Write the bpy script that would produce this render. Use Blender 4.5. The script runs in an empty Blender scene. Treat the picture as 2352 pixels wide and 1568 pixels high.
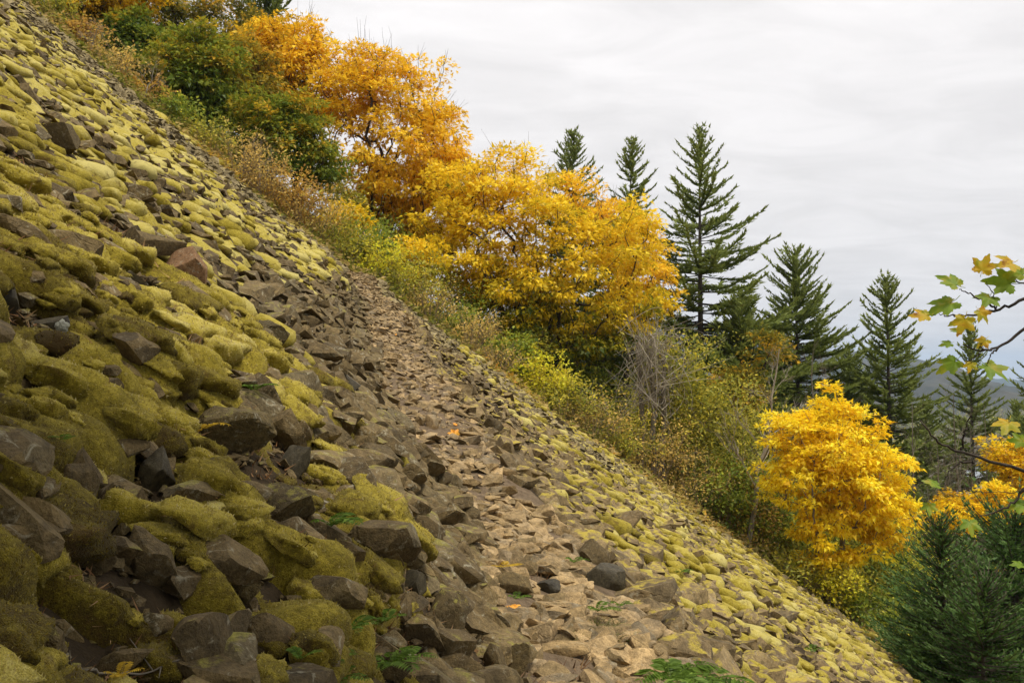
import bpy, bmesh, math, time
import numpy as np
from math import radians as R
T00 = time.time()
sc = bpy.context.scene
COL = sc.collection

# ------------------------------------------------------------------ camera
PITCH = math.atan(76 / 1960)
cd = bpy.data.cameras.new('camera'); cd.lens = 30; cd.sensor_width = 36
cd.clip_start = 0.05; cd.clip_end = 30000
cam = bpy.data.objects.new('camera', cd); COL.objects.link(cam)
cam.location = (0, 0, 0); cam.rotation_euler = (math.pi / 2 + PITCH, 0, 0)
sc.camera = cam

# ------------------------------------------------------------------ world, sun, exposure
SUN_DIR = np.array([0.34, -0.22, 0.90]); SUN_DIR /= np.linalg.norm(SUN_DIR)
w = bpy.data.worlds.new('World'); sc.world = w; w.use_nodes = True
nt = w.node_tree; nt.nodes.clear()
def N(nt, t, **kw):
    n = nt.nodes.new(t)
    for k, v in kw.items():
        if k == 'inp':
            for a, b in v.items(): n.inputs[a].default_value = b
        else: setattr(n, k, v)
    return n
def L(nt, a, b): nt.links.new(a, b)
out = N(nt, 'ShaderNodeOutputWorld'); bg = N(nt, 'ShaderNodeBackground', inp={'Strength': 0.05})
sky = N(nt, 'ShaderNodeTexSky', sky_type='NISHITA', sun_disc=False)
sky.sun_elevation = math.asin(SUN_DIR[2]); sky.sun_rotation = math.atan2(SUN_DIR[0], SUN_DIR[1])
tc = N(nt, 'ShaderNodeTexCoord'); sep = N(nt, 'ShaderNodeSeparateXYZ'); L(nt, tc.outputs['Generated'], sep.inputs[0])
zc = N(nt, 'ShaderNodeMath', operation='MAXIMUM', inp={1: 0.0}); L(nt, sep.outputs[2], zc.inputs[0])
za = N(nt, 'ShaderNodeMath', operation='ADD', inp={1: 0.14}); L(nt, zc.outputs[0], za.inputs[0])
dx = N(nt, 'ShaderNodeMath', operation='DIVIDE'); L(nt, sep.outputs[0], dx.inputs[0]); L(nt, za.outputs[0], dx.inputs[1])
dy = N(nt, 'ShaderNodeMath', operation='DIVIDE'); L(nt, sep.outputs[1], dy.inputs[0]); L(nt, za.outputs[0], dy.inputs[1])
cb = N(nt, 'ShaderNodeCombineXYZ'); L(nt, dx.outputs[0], cb.inputs[0]); L(nt, dy.outputs[0], cb.inputs[1])
mp = N(nt, 'ShaderNodeMapping'); mp.inputs['Scale'].default_value = (0.8, 1.35, 1); mp.inputs['Rotation'].default_value = (0, 0, R(8))
L(nt, cb.outputs[0], mp.inputs[0])
n1 = N(nt, 'ShaderNodeTexNoise', inp={'Scale': 2.6, 'Detail': 9, 'Roughness': 0.6, 'Distortion': 0.7}); L(nt, mp.outputs[0], n1.inputs['Vector'])
mr = N(nt, 'ShaderNodeMapRange', inp={'From Min': 0.34, 'From Max': 0.64, 'To Min': 6.75, 'To Max': 7.85}); L(nt, n1.outputs['Fac'], mr.inputs['Value'])
# overcast skies brighten towards the zenith
zg = N(nt, 'ShaderNodeMapRange', inp={'From Min': 0.0, 'From Max': 1.0, 'To Min': 0.95, 'To Max': 1.5}); L(nt, zc.outputs[0], zg.inputs['Value'])
mul = N(nt, 'ShaderNodeMath', operation='MULTIPLY'); L(nt, mr.outputs[0], mul.inputs[0]); L(nt, zg.outputs[0], mul.inputs[1])
cl = N(nt, 'ShaderNodeVectorMath', operation='SCALE'); cl.inputs[0].default_value = (1.0, 0.968, 0.958); L(nt, mul.outputs[0], cl.inputs['Scale'])
mx = N(nt, 'ShaderNodeMixRGB', inp={'Fac': 0.97}); L(nt, sky.outputs[0], mx.inputs[1]); L(nt, cl.outputs[0], mx.inputs[2])
L(nt, mx.outputs[0], bg.inputs[0]); L(nt, bg.outputs[0], out.inputs[0])

sd = bpy.data.lights.new('sun', 'SUN'); sd.energy = 1.5; sd.angle = R(13); sd.color = (1.0, 0.93, 0.82)
sun = bpy.data.objects.new('sun', sd); COL.objects.link(sun)
import mathutils
sun.rotation_euler = mathutils.Vector(-SUN_DIR).to_track_quat('-Z', 'Y').to_euler()
sun.location = tuple(SUN_DIR * 60)
sc.view_settings.view_transform = 'Standard'; sc.view_settings.look = 'None'
sc.view_settings.gamma = 1; sc.view_settings.use_curve_mapping = False
sc.view_settings.exposure = 1.25
sc.render.engine = 'CYCLES'
sc.cycles.max_bounces = 8; sc.cycles.diffuse_bounces = 5; sc.cycles.glossy_bounces = 2
sc.cycles.transparent_max_bounces = 4; sc.cycles.volume_bounces = 0
sc.cycles.use_denoising = True; sc.cycles.denoiser = 'OPENIMAGEDENOISE'

# ------------------------------------------------------------------ helpers
rng = np.random.default_rng(11)
def hash2(i, j, s=0):
    h = (i.astype(np.int64) * 374761393 + j.astype(np.int64) * 668265263 + s * 1442695041) & 0x7fffffff
    h = ((h ^ (h >> 13)) * 1274126177) & 0x7fffffff
    return ((h ^ (h >> 16)) & 0xffff) / 65535.0
def vn(x, y, s=0):
    i = np.floor(x); j = np.floor(y); f = x - i; g = y - j
    f = f * f * (3 - 2 * f); g = g * g * (3 - 2 * g)
    a = hash2(i, j, s); b = hash2(i + 1, j, s); c = hash2(i, j + 1, s); d = hash2(i + 1, j + 1, s)
    return (a * (1 - f) + b * f) * (1 - g) + (c * (1 - f) + d * f) * g
def fbm(x, y, s=0, o=4):
    v = 0; a = 0.5; t = 0
    for k in range(o):
        v = v + a * vn(x, y, s + k * 7); t += a; a *= .5; x = x * 2.03 + 3.1; y = y * 2.03 + 1.7
    return v / t
def sstep(a, b, x):
    t = np.clip((x - a) / (b - a), 0, 1); return t * t * (3 - 2 * t)
def unit(v): return v / np.maximum(np.linalg.norm(v, axis=-1, keepdims=True), 1e-9)

def mesh_data(name, V, F, mat=None, attrs=None, smooth=False, sharp=None):
    V = np.asarray(V, dtype=np.float32); F = np.asarray(F, dtype=np.int32)
    me = bpy.data.meshes.new(name)
    me.vertices.add(len(V)); me.vertices.foreach_set('co', V.ravel())
    k = F.shape[1]
    me.loops.add(F.size); me.loops.foreach_set('vertex_index', F.ravel())
    me.polygons.add(len(F))
    me.polygons.foreach_set('loop_start', np.arange(0, F.size, k, dtype=np.int32))
    if smooth: me.polygons.foreach_set('use_smooth', np.ones(len(F), dtype=bool))
    else: me.polygons.foreach_set('use_smooth', np.zeros(len(F), dtype=bool))
    if attrs:
        for a, d in attrs.items():
            at = me.attributes.new(a, 'FLOAT', 'POINT'); at.data.foreach_set('value', np.asarray(d, dtype=np.float32))
    me.update(calc_edges=True)
    if sharp: me.set_sharp_from_angle(angle=R(sharp))
    if mat: me.materials.append(mat)
    return me
def link(name, data, parent=None, loc=None):
    o = bpy.data.objects.new(name, data); COL.objects.link(o)
    if parent: o.parent = parent
    if loc is not None: o.location = tuple(float(c) for c in loc)
    return o
def tag(o, label=None, cat=None, group=None, kind=None):
    if label: o['label'] = label
    if cat: o['category'] = cat
    if group: o['group'] = group
    if kind: o['kind'] = kind
    return o
def thing(name, loc, label, cat, group=None): return tag(link(name, None, None, loc), label, cat, group)

class MB:                                   # a bag of triangles
    def __init__(s): s.V = []; s.F = []; s.n = 0; s.A = []
    def add(s, V, F, a=None):
        V = np.asarray(V, float); s.V.append(V); s.F.append(np.asarray(F) + s.n); s.n += len(V)
        s.A.append(np.full(len(V), 0.5) if a is None else np.broadcast_to(a, (len(V),)))
    def tube(s, P, r, k=4, a=None):
        P = np.asarray(P, float); r = np.broadcast_to(r, (len(P),))
        t = np.gradient(P, axis=0); t = unit(t)
        ref = np.where(np.abs(t[:, 2:3]) > .9, [[1., 0, 0]], [[0., 0, 1]])
        e1 = unit(np.cross(t, ref)); e2 = np.cross(t, e1)
        th = np.arange(k) / k * 2 * np.pi
        V = P[:, None] + r[:, None, None] * (e1[:, None] * np.cos(th)[None, :, None] + e2[:, None] * np.sin(th)[None, :, None])
        V = V.reshape(-1, 3); n = len(P); F = []
        for i in range(n - 1):
            for j in range(k):
                p, q = i * k + j, i * k + (j + 1) % k
                F += [(p, q, q + k), (p, q + k, p + k)]
        for j in range(1, k - 1):
            F.append((0, j + 1, j)); b = (n - 1) * k; F.append((b, b + j, b + j + 1))
        s.add(V, F, a)
    def obj(s, name, mat, parent=None, origin=(0, 0, 0), smooth=False, attr='tint', sharp=None):
        V = np.concatenate(s.V) - np.asarray(origin); F = np.concatenate(s.F)
        return link(name, mesh_data(name, V, F, mat, {attr: np.concatenate(s.A)}, smooth, sharp), parent)

MAPLE = (np.array([[0, 0, 0], [-.26, .30, .06], [0, 1, -.14], [.26, .30, .06], [-.6, .62, -.08], [.6, .62, -.08]], float),
         np.array([[1, 3, 2], [0, 1, 4], [0, 5, 3]]))
DIAM = (np.array([[0, 0, 0], [-.27, .5, .05], [0, 1, -.05], [.27, .5, .05]], float), np.array([[0, 3, 2], [0, 2, 1]]))
NEED = (np.array([[-.24, 0.0, -.05], [.20, 0.05, .05], [.05, 1, .04]], float), np.array([[0, 1, 2]]))
def place(tpl, P, head, up, size):
    tv, tf = tpl; n = len(P); k = len(tv)
    h = unit(head); sd_ = unit(np.cross(h, up)); u = np.cross(sd_, h)
    size = np.broadcast_to(size, (n,))
    V = P[:, None] + size[:, None, None] * (sd_[:, None] * tv[None, :, :1] + h[:, None] * tv[None, :, 1:2] + u[:, None] * tv[None, :, 2:3])
    F = tf[None] + (np.arange(n) * k)[:, None, None]
    return V.reshape(-1, 3), F.reshape(-1, 3)

# ------------------------------------------------------------------ the hillside's shape
TY = np.array([-10, 3., 4.8, 5.66, 7.1, 8.3, 9.2, 11.75, 16.5, 23, 28, 36])
TU = np.array([.9, .5, .34, .12, -.05, -.35, -.85, -1.7, -2.95, -4.4, -6.0, -8.0])
def trail_u(y): return np.interp(y, TY, TU)
def ground(x, y):
    x = np.asarray(x, float); y = np.asarray(y, float)
    yy = np.clip(y, -30, 60)
    u = x - .043 * yy
    z = -1.5 - .7 * u + .0033 * np.minimum(u, 0) ** 2 + .0012 * np.clip(u, 0, 30) ** 2
    d = u - trail_u(yy)
    ad = np.abs(d)
    z = z + .42 * d * (1 - sstep(.35, 1.5, ad))
    nr = 1 - sstep(32, 40, y)
    z = z + nr * (.26 * (fbm(x * .55, y * .55, 5, 3) - .5) + .75 * sstep(4, 12, y) * (fbm(x * .16 + y * .07, y * .20, 6, 2) - .5))
    for (bx, by, br) in PITS:
        z = z - .85 * br * np.exp(-(((x - bx) ** 2 + (y - by) ** 2) / (br * br)) ** 1.5)
    z = z - .014 * np.clip(y - 78, 0, 400) ** 2
    z = np.minimum(z, 34 + .1 * z)
    return np.maximum(z, -63)
def gnormal(x, y):
    e = .15
    n = np.stack([-(ground(x + e, y) - ground(x - e, y)) / (2 * e), -(ground(x, y + e) - ground(x, y - e)) / (2 * e), np.ones_like(np.asarray(x, float))], -1)
    return unit(n)
PITS = []; CLEAR = []
cp, sp_ = math.cos(PITCH), math.sin(PITCH)
def at(px, py, Y):                          # place in the world at distance Y ahead (photo measured on 2352 x 1568)
    a = (px - 1176) / 1960; v = -(py - 784) / 1960
    d = np.array([a, cp - sp_ * v, sp_ + cp * v]); return d * (Y / d[1])
def on_ground(px, py):
    lo = .8
    ys = np.geomspace(.8, 60, 900); prev = None
    for Y in ys:
        p = at(px, py, Y)
        if p[2] < ground(p[0], p[1]): return p
    return at(px, py, 33)
_p = [(300, 1125, 110), (215, 1215, 70), (480, 1050, 80), (625, 1245, 95), (420, 1430, 80), (95, 1390, 105), (560, 1480, 100), (30, 790, 70), (310, 625, 60), (700, 1425, 60), (455, 1250, 60), (20, 365, 40), (925, 1165, 45), (965, 1495, 50), (200, 1470, 60), (480, 700, 45), (590, 640, 40), (760, 820, 40)]
_w = [on_ground(a, b) for a, b, c in _p]
PITS.extend([(p[0], p[1], c / 1960 * p[1] * 1.1) for p, (a, b, c) in zip(_w, _p)])
def to_px(P):
    y = P[..., 1] * cp + P[..., 2] * sp_; z = -P[..., 1] * sp_ + P[..., 2] * cp
    return 1176 + 1960 * P[..., 0] / y, 784 - 1960 * z / y, y

# ------------------------------------------------------------------ materials
def new_mat(name):
    m = bpy.data.materials.new(name); m.use_nodes = True; nt = m.node_tree; nt.nodes.clear()
    return m, nt, N(nt, 'ShaderNodeOutputMaterial')
def ramp(nt, stops, fac=None, interp='LINEAR'):
    r = N(nt, 'ShaderNodeValToRGB'); e = r.color_ramp.elements; r.color_ramp.interpolation = interp
    e[0].position = stops[0][0]; e[0].color = (*stops[0][1], 1); e[1].position = stops[-1][0]; e[1].color = (*stops[-1][1], 1)
    for p, c in stops[1:-1]:
        x = e.new(p); x.color = (*c, 1)
    if fac is not None: L(nt, fac, r.inputs[0])
    return r
def mathn(nt, op, a, b=None, clamp=False):
    n = N(nt, 'ShaderNodeMath', operation=op); n.use_clamp = clamp
    for i, v in enumerate((a, b)):
        if v is None: continue
        if isinstance(v, (int, float)): n.inputs[i].default_value = v
        else: L(nt, v, n.inputs[i])
    return n.outputs[0]
def noise(nt, vec, scale, detail=4, rough=.55, dist=0):
    n = N(nt, 'ShaderNodeTexNoise', inp={'Scale': scale, 'Detail': detail, 'Roughness': rough, 'Distortion': dist}); L(nt, vec, n.inputs['Vector']); return n.outputs['Fac']
def mrange(nt, v, a, b, c=0., d=1.):
    n = N(nt, 'ShaderNodeMapRange', inp={'From Min': a, 'From Max': b, 'To Min': c, 'To Max': d}); L(nt, v, n.inputs['Value']); return n.outputs[0]
def mixc(nt, f, a, b):
    n = N(nt, 'ShaderNodeMixRGB')
    if isinstance(f, float): n.inputs[0].default_value = f
    else: L(nt, f, n.inputs[0])
    for i, v in ((1, a), (2, b)):
        if isinstance(v, tuple): n.inputs[i].default_value = (*v, 1)
        else: L(nt, v, n.inputs[i])
    return n.outputs[0]

def leaf_mat(name, stops, trans=.45, gloss=.012):
    m, nt, out = new_mat(name)
    at_ = N(nt, 'ShaderNodeAttribute', attribute_name='tint')
    c = ramp(nt, stops, at_.outputs['Fac']).outputs[0]
    d = N(nt, 'ShaderNodeBsdfDiffuse'); L(nt, c, d.inputs[0])
    t = N(nt, 'ShaderNodeBsdfTranslucent'); L(nt, c, t.inputs[0])
    g = N(nt, 'ShaderNodeBsdfGlossy', inp={'Roughness': .45})
    a = N(nt, 'ShaderNodeMixShader', inp={0: trans}); L(nt, d.outputs[0], a.inputs[1]); L(nt, t.outputs[0], a.inputs[2])
    b = N(nt, 'ShaderNodeMixShader', inp={0: gloss}); L(nt, a.outputs[0], b.inputs[1]); L(nt, g.outputs[0], b.inputs[2])
    L(nt, b.outputs[0], out.inputs[0]); return m
def bark_mat(name, c1, c2, scale=6):
    m, nt, out = new_mat(name); tc = N(nt, 'ShaderNodeNewGeometry')
    mp = N(nt, 'ShaderNodeMapping'); mp.inputs['Scale'].default_value = (1, 1, .3); L(nt, tc.outputs['Position'], mp.inputs[0])
    f = noise(nt, mp.outputs[0], scale, 6, .65)
    c = ramp(nt, [(.32, c1), (.7, c2)], f).outputs[0]
    p = N(nt, 'ShaderNodeBsdfPrincipled', inp={'Roughness': .9, 'Specular IOR Level': .2}); L(nt, c, p.inputs['Base Color'])
    b = N(nt, 'ShaderNodeBump', inp={'Strength': .6, 'Distance': .03}); L(nt, f, b.inputs['Height']); L(nt, b.outputs[0], p.inputs['Normal'])
    L(nt, p.outputs[0], out.inputs[0]); return m
def rock_mat(name, stops, moss=.0, lichen=.3, wet=.0, bump=.5, scale=1.0, mosscol=((.10, .10, .018), (.34, .29, .06))):
    m, nt, out = new_mat(name); g = N(nt, 'ShaderNodeNewGeometry'); oi = N(nt, 'ShaderNodeObjectInfo')
    rnd = mathn(nt, 'FRACT', mathn(nt, 'ADD', g.outputs['Random Per Island'], oi.outputs['Random']))
    P = g.outputs['Position']
    big = noise(nt, P, 2.6 * scale, 4, .6, .4); mid = noise(nt, P, 16 * scale, 5, .65); fine = noise(nt, P, 90 * scale, 3, .7)
    f = mathn(nt, 'ADD', mathn(nt, 'MULTIPLY', rnd, .62), mathn(nt, 'MULTIPLY', big, .38))
    base = ramp(nt, stops, f).outputs[0]
    k = mathn(nt, 'MULTIPLY', mrange(nt, mid, .3, .7, .5, 1.38), mrange(nt, fine, .25, .75, .6, 1.35))
    sc_ = N(nt, 'ShaderNodeVectorMath', operation='SCALE'); L(nt, base, sc_.inputs[0]); L(nt, k, sc_.inputs['Scale'])
    col = sc_.outputs[0]
    lv = noise(nt, P, 11 * scale, 6, .72, 1.2)
    lm = mathn(nt, 'MULTIPLY', mrange(nt, lv, .57, .66), lichen, True)
    col = mixc(nt, lm, col, (.36, .33, .23))
    if moss > 0:
        sx = N(nt, 'ShaderNodeSeparateXYZ'); L(nt, g.outputs['Normal'], sx.inputs[0])
        mn = noise(nt, P, 8 * scale, 6, .68, .5)
        mm = mathn(nt, 'ADD', mathn(nt, 'MULTIPLY', sx.outputs[2], .34), mathn(nt, 'MULTIPLY', mn, 1.25))
        mm = mathn(nt, 'ADD', mm, mathn(nt, 'MULTIPLY', rnd, .12))
        mk = mrange(nt, mm, 1.17 - moss, 1.33 - moss)
        mc = ramp(nt, [(.25, mosscol[0]), (.75, mosscol[1])], fine).outputs[0]
        col = mixc(nt, mk, col, mc)
    vo = N(nt, 'ShaderNodeTexVoronoi', feature='DISTANCE_TO_EDGE', inp={'Scale': 2.2 * scale})
    wv_ = N(nt, 'ShaderNodeVectorMath', operation='SCALE', inp={'Scale': .35}); cn = N(nt, 'ShaderNodeTexNoise', inp={'Scale': 5 * scale, 'Detail': 4}); L(nt, P, cn.inputs['Vector']); L(nt, cn.outputs['Color'], wv_.inputs[0])
    va = N(nt, 'ShaderNodeVectorMath', operation='ADD'); L(nt, P, va.inputs[0]); L(nt, wv_.outputs[0], va.inputs[1]); L(nt, va.outputs[0], vo.inputs['Vector'])
    crack = mrange(nt, vo.outputs['Distance'], .0, .035)
    p = N(nt, 'ShaderNodeBsdfPrincipled', inp={'Roughness': .82 - wet, 'Specular IOR Level': .2}); L(nt, col, p.inputs['Base Color'])
    hgt = mathn(nt, 'ADD', mathn(nt, 'ADD', mathn(nt, 'MULTIPLY', mid, .9), mathn(nt, 'MULTIPLY', big, .8)), mathn(nt, 'ADD', mathn(nt, 'MULTIPLY', fine, .4), mathn(nt, 'MULTIPLY', crack, .25)))
    b = N(nt, 'ShaderNodeBump', inp={'Strength': min(1, bump * 1.4), 'Distance': .03 / scale}); L(nt, hgt, b.inputs['Height']); L(nt, b.outputs[0], p.inputs['Normal'])
    L(nt, p.outputs[0], out.inputs[0]); return m
M = {}
TRAILC = [(.0, (0.0646, 0.0509, 0.0319)), (.2, (0.18, 0.128, 0.0585)), (.4, (0.31, 0.212, 0.0937)), (.55, (0.167, 0.128, 0.0746)), (.72, (0.413, 0.285, 0.133)), (.88, (0.245, 0.188, 0.112)), (1, (0.49, 0.364, 0.191))]
UPC = [(.0, (0.0412, 0.0323, 0.0168)), (.3, (0.109, 0.0766, 0.0337)), (.6, (0.17, 0.12, 0.0505)), (.85, (0.123, 0.0968, 0.0505)), (1, (0.237, 0.171, 0.073))]
M['trail'] = rock_mat('trail_stone', TRAILC, 0, .4)
M['upper'] = rock_mat('slope_stone', UPC, .12, .65)
M['edge'] = rock_mat('edge_stone', [(.0, (0.0896, 0.0713, 0.036)), (.5, (0.235, 0.183, 0.09)), (1, (0.358, 0.284, 0.137))], .16, .5, mosscol=((0.224, 0.188, 0.0288), (0.47, 0.378, 0.072)))
M['lower'] = rock_mat('lower_stone', [(.0, (0.0672, 0.0524, 0.0288)), (.5, (0.19, 0.134, 0.0634)), (1, (0.314, 0.231, 0.108))], .2, .45, mosscol=((0.224, 0.179, 0.0216), (0.515, 0.398, 0.0648)))
M['boulder'] = rock_mat('boulder_stone', [(0, (0.0659, 0.0486, 0.0233)), (.5, (0.141, 0.0992, 0.0415)), (1, (0.207, 0.146, 0.0622))], .04, .3, bump=.6, scale=2.3)
M['boulder_moss'] = rock_mat('mossy_boulder_stone', [(0, (0.0564, 0.0419, 0.0207)), (.5, (0.123, 0.088, 0.0363)), (1, (0.179, 0.13, 0.0544))], .24, .4, bump=.7, scale=2.3)
M['boulder_dark'] = rock_mat('dark_boulder_stone', [(0, (0.0282, 0.0234, 0.0145)), (.5, (0.0564, 0.0462, 0.0259)), (1, (0.0941, 0.0755, 0.0415))], 0, .12, wet=.3, bump=.35, scale=2.3)
M['boulder_red'] = rock_mat('reddish_boulder_stone', [(0, (0.113, 0.0587, 0.0259)), (.5, (0.188, 0.101, 0.0441)), (1, (0.244, 0.143, 0.0622))], 0, .85, bump=.7, scale=2.3)
M['boulder_pit'] = rock_mat('pitted_boulder_stone', [(0, (0.0659, 0.0503, 0.0217)), (.5, (0.123, 0.0904, 0.0363)), (1, (0.188, 0.138, 0.057))], .12, .75, bump=1.0, scale=2.3)

def moss_mat():
    m, nt, out = new_mat('moss_carpet'); g = N(nt, 'ShaderNodeNewGeometry'); P = g.outputs['Position']
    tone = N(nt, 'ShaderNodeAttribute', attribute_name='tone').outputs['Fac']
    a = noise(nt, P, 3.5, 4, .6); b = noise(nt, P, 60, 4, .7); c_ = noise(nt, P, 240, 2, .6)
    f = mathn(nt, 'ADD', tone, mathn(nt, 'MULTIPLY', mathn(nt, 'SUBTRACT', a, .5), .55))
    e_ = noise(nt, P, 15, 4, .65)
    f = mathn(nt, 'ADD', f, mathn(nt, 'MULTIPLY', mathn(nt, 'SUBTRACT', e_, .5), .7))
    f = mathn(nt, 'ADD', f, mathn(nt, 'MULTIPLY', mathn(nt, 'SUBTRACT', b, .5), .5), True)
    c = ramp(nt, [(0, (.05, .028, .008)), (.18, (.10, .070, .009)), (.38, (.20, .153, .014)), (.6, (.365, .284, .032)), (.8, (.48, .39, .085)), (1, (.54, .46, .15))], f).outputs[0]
    br_ = mrange(nt, noise(nt, P, 7, 5, .7, .8), .56, .68)
    c = mixc(nt, mathn(nt, 'MULTIPLY', br_, .75), c, (.10, .055, .018))
    k = mrange(nt, c_, .3, .7, .65, 1.25)
    s = N(nt, 'ShaderNodeVectorMath', operation='SCALE'); L(nt, c, s.inputs[0]); L(nt, k, s.inputs['Scale'])
    p = N(nt, 'ShaderNodeBsdfPrincipled', inp={'Roughness': 1, 'Specular IOR Level': .05, 'Sheen Weight': .15, 'Sheen Roughness': .5})
    p.inputs['Sheen Tint'].default_value = (.9, .85, .5, 1)
    L(nt, s.outputs[0], p.inputs['Base Color'])
    h = mathn(nt, 'ADD', b, mathn(nt, 'MULTIPLY', c_, .5))
    bu = N(nt, 'ShaderNodeBump', inp={'Strength': .7, 'Distance': .025}); L(nt, h, bu.inputs['Height']); L(nt, bu.outputs[0], p.inputs['Normal'])
    L(nt, p.outputs[0], out.inputs[0]); return m
M['moss'] = moss_mat()
M['shoot'] = leaf_mat('moss_shoot', [(0, (.06, .035, .01)), (.25, (.15, .11, .018)), (.5, (.32, .25, .05)), (.75, (.52, .43, .15)), (1, (.68, .58, .28))], .5, .0)
def soil_mat(name, c1, c2, sc_=3):
    m, nt, out = new_mat(name); g = N(nt, 'ShaderNodeNewGeometry')
    f = noise(nt, g.outputs['Position'], sc_, 6, .65)
    c = ramp(nt, [(.3, c1), (.7, c2)], f).outputs[0]
    p = N(nt, 'ShaderNodeBsdfPrincipled', inp={'Roughness': 1, 'Specular IOR Level': .1}); L(nt, c, p.inputs['Base Color'])
    b = N(nt, 'ShaderNodeBump', inp={'Strength': .8, 'Distance': .1}); L(nt, f, b.inputs['Height']); L(nt, b.outputs[0], p.inputs['Normal'])
    L(nt, p.outputs[0], out.inputs[0]); return m
M['soil'] = soil_mat('hillside_soil', (.028, .02, .012), (.07, .05, .028))
M['trail_soil'] = soil_mat('trail_grit', (.10, .072, .045), (.22, .16, .10), 14)
M['floor'] = soil_mat('valley_ground', (.05, .05, .03), (.11, .09, .055), .02)
M['hill'] = soil_mat('hill_forest', (.022, .032, .02), (.085, .07, .045), .006)
M['hill2'] = soil_mat('hill_forest_far', (.03, .04, .03), (.06, .07, .05), .004)
M['bark'] = bark_mat('dark_bark', (.022, .017, .012), (.075, .06, .045))
M['bark_pale'] = bark_mat('pale_bark', (.17, .14, .10), (.42, .37, .29), 8)
M['bark_grey'] = bark_mat('grey_bark', (.09, .075, .055), (.24, .205, .15), 8)
M['bark_fir'] = bark_mat('fir_bark', (.04, .032, .025), (.12, .095, .07))
M['twig'] = bark_mat('tan_twig', (.16, .115, .07), (.36, .28, .19), 9)
M['twig_red'] = bark_mat('reddish_twig', (.09, .05, .03), (.22, .13, .08), 9)

ORANGE = [(0, (.07, .08, .010)), (.2, (.22, .15, .012)), (.42, (.64, .42, .02)), (.7, (.93, .60, .026)), (1, (.96, .74, .06))]
YELLOW = [(0, (.055, .085, .010)), (.22, (.19, .19, .012)), (.42, (.58, .45, .02)), (.7, (.93, .65, .024)), (1, (.96, .78, .06))]
VIVID = [(0, (.3, .22, .01)), (.2, (.65, .36, .012)), (.5, (.95, .70, .02)), (.75, (.97, .80, .03)), (1, (.97, .87, .09))]
GREENY = [(0, (.06, .10, .014)), (.3, (.14, .20, .02)), (.6, (.27, .30, .03)), (.8, (.42, .32, .02)), (1, (.7, .42, .03))]
OLIVE = [(0, (.07, .09, .016)), (.35, (.19, .19, .024)), (.65, (.40, .30, .03)), (.85, (.66, .38, .025)), (1, (.8, .48, .04))]
M['orange'] = leaf_mat('orange_leaf', ORANGE); M['yellow'] = leaf_mat('yellow_leaf', YELLOW); M['vivid'] = leaf_mat('vivid_yellow_leaf', VIVID, .4)
M['greeny'] = leaf_mat('green_turning_leaf', GREENY); M['olive'] = leaf_mat('olive_leaf', OLIVE)
M['needle'] = leaf_mat('fir_needle', [(0, (.06, .085, .018)), (.5, (.16, .20, .045)), (1, (.28, .32, .085))], .35, .006)
M['needle_near'] = leaf_mat('near_fir_needle', [(0, (.015, .04, .012)), (.5, (.055, .11, .026)), (1, (.14, .21, .06))], .25, .006)
M['b_tan'] = leaf_mat('tan_brush_leaf', [(0, (0.246, 0.192, 0.0652)), (.4, (0.566, 0.424, 0.13)), (.75, (0.85, 0.566, 0.13)), (1, (0.85, 0.771, 0.174))])
M['b_green'] = leaf_mat('green_brush_leaf', [(0, (0.0737, 0.111, 0.02)), (.4, (0.183, 0.244, 0.0324)), (.75, (0.393, 0.421, 0.05)), (1, (0.85, 0.73, 0.075))])
M['b_olive'] = leaf_mat('olive_brush_leaf', [(0, (0.123, 0.141, 0.0261)), (.4, (0.308, 0.322, 0.0478)), (.75, (0.59, 0.49, 0.0652)), (1, (0.85, 0.719, 0.0652))])
M['b_rust'] = leaf_mat('rust_brush_leaf', [(0, (0.176, 0.126, 0.0396)), (.4, (0.433, 0.252, 0.0621)), (.75, (0.68, 0.429, 0.0707)), (1, (0.68, 0.681, 0.113))])
M['b_yel'] = leaf_mat('yellow_brush_leaf', [(0, (0.246, 0.23, 0.0261)), (.4, (0.638, 0.514, 0.0391)), (.75, (0.85, 0.849, 0.0544)), (1, (0.85, 0.85, 0.0869))])
M['under'] = leaf_mat('undergrowth_leaf', [(0, (.10, .11, .02)), (.25, (.22, .23, .03)), (.45, (.45, .33, .10)), (.6, (.50, .36, .14)), (.75, (.42, .38, .06)), (.9, (.62, .33, .06)), (1, (.7, .5, .06))])
M['litter'] = leaf_mat('dead_needle', [(0, (.07, .035, .015)), (.5, (.20, .10, .04)), (1, (.42, .27, .13))], .2)
M['fern'] = leaf_mat('fern_green', [(0, (.04, .075, .010)), (.6, (.10, .17, .018)), (1, (.19, .28, .045))], .35)
M['fern_yel'] = leaf_mat('fern_yellow', [(0, (.35, .22, .02)), (1, (.62, .42, .04))], .35)
M['grass'] = leaf_mat('grass_blade', [(0, (.07, .09, .02)), (1, (.26, .27, .07))], .35)
print('materials', time.time() - T00)

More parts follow.
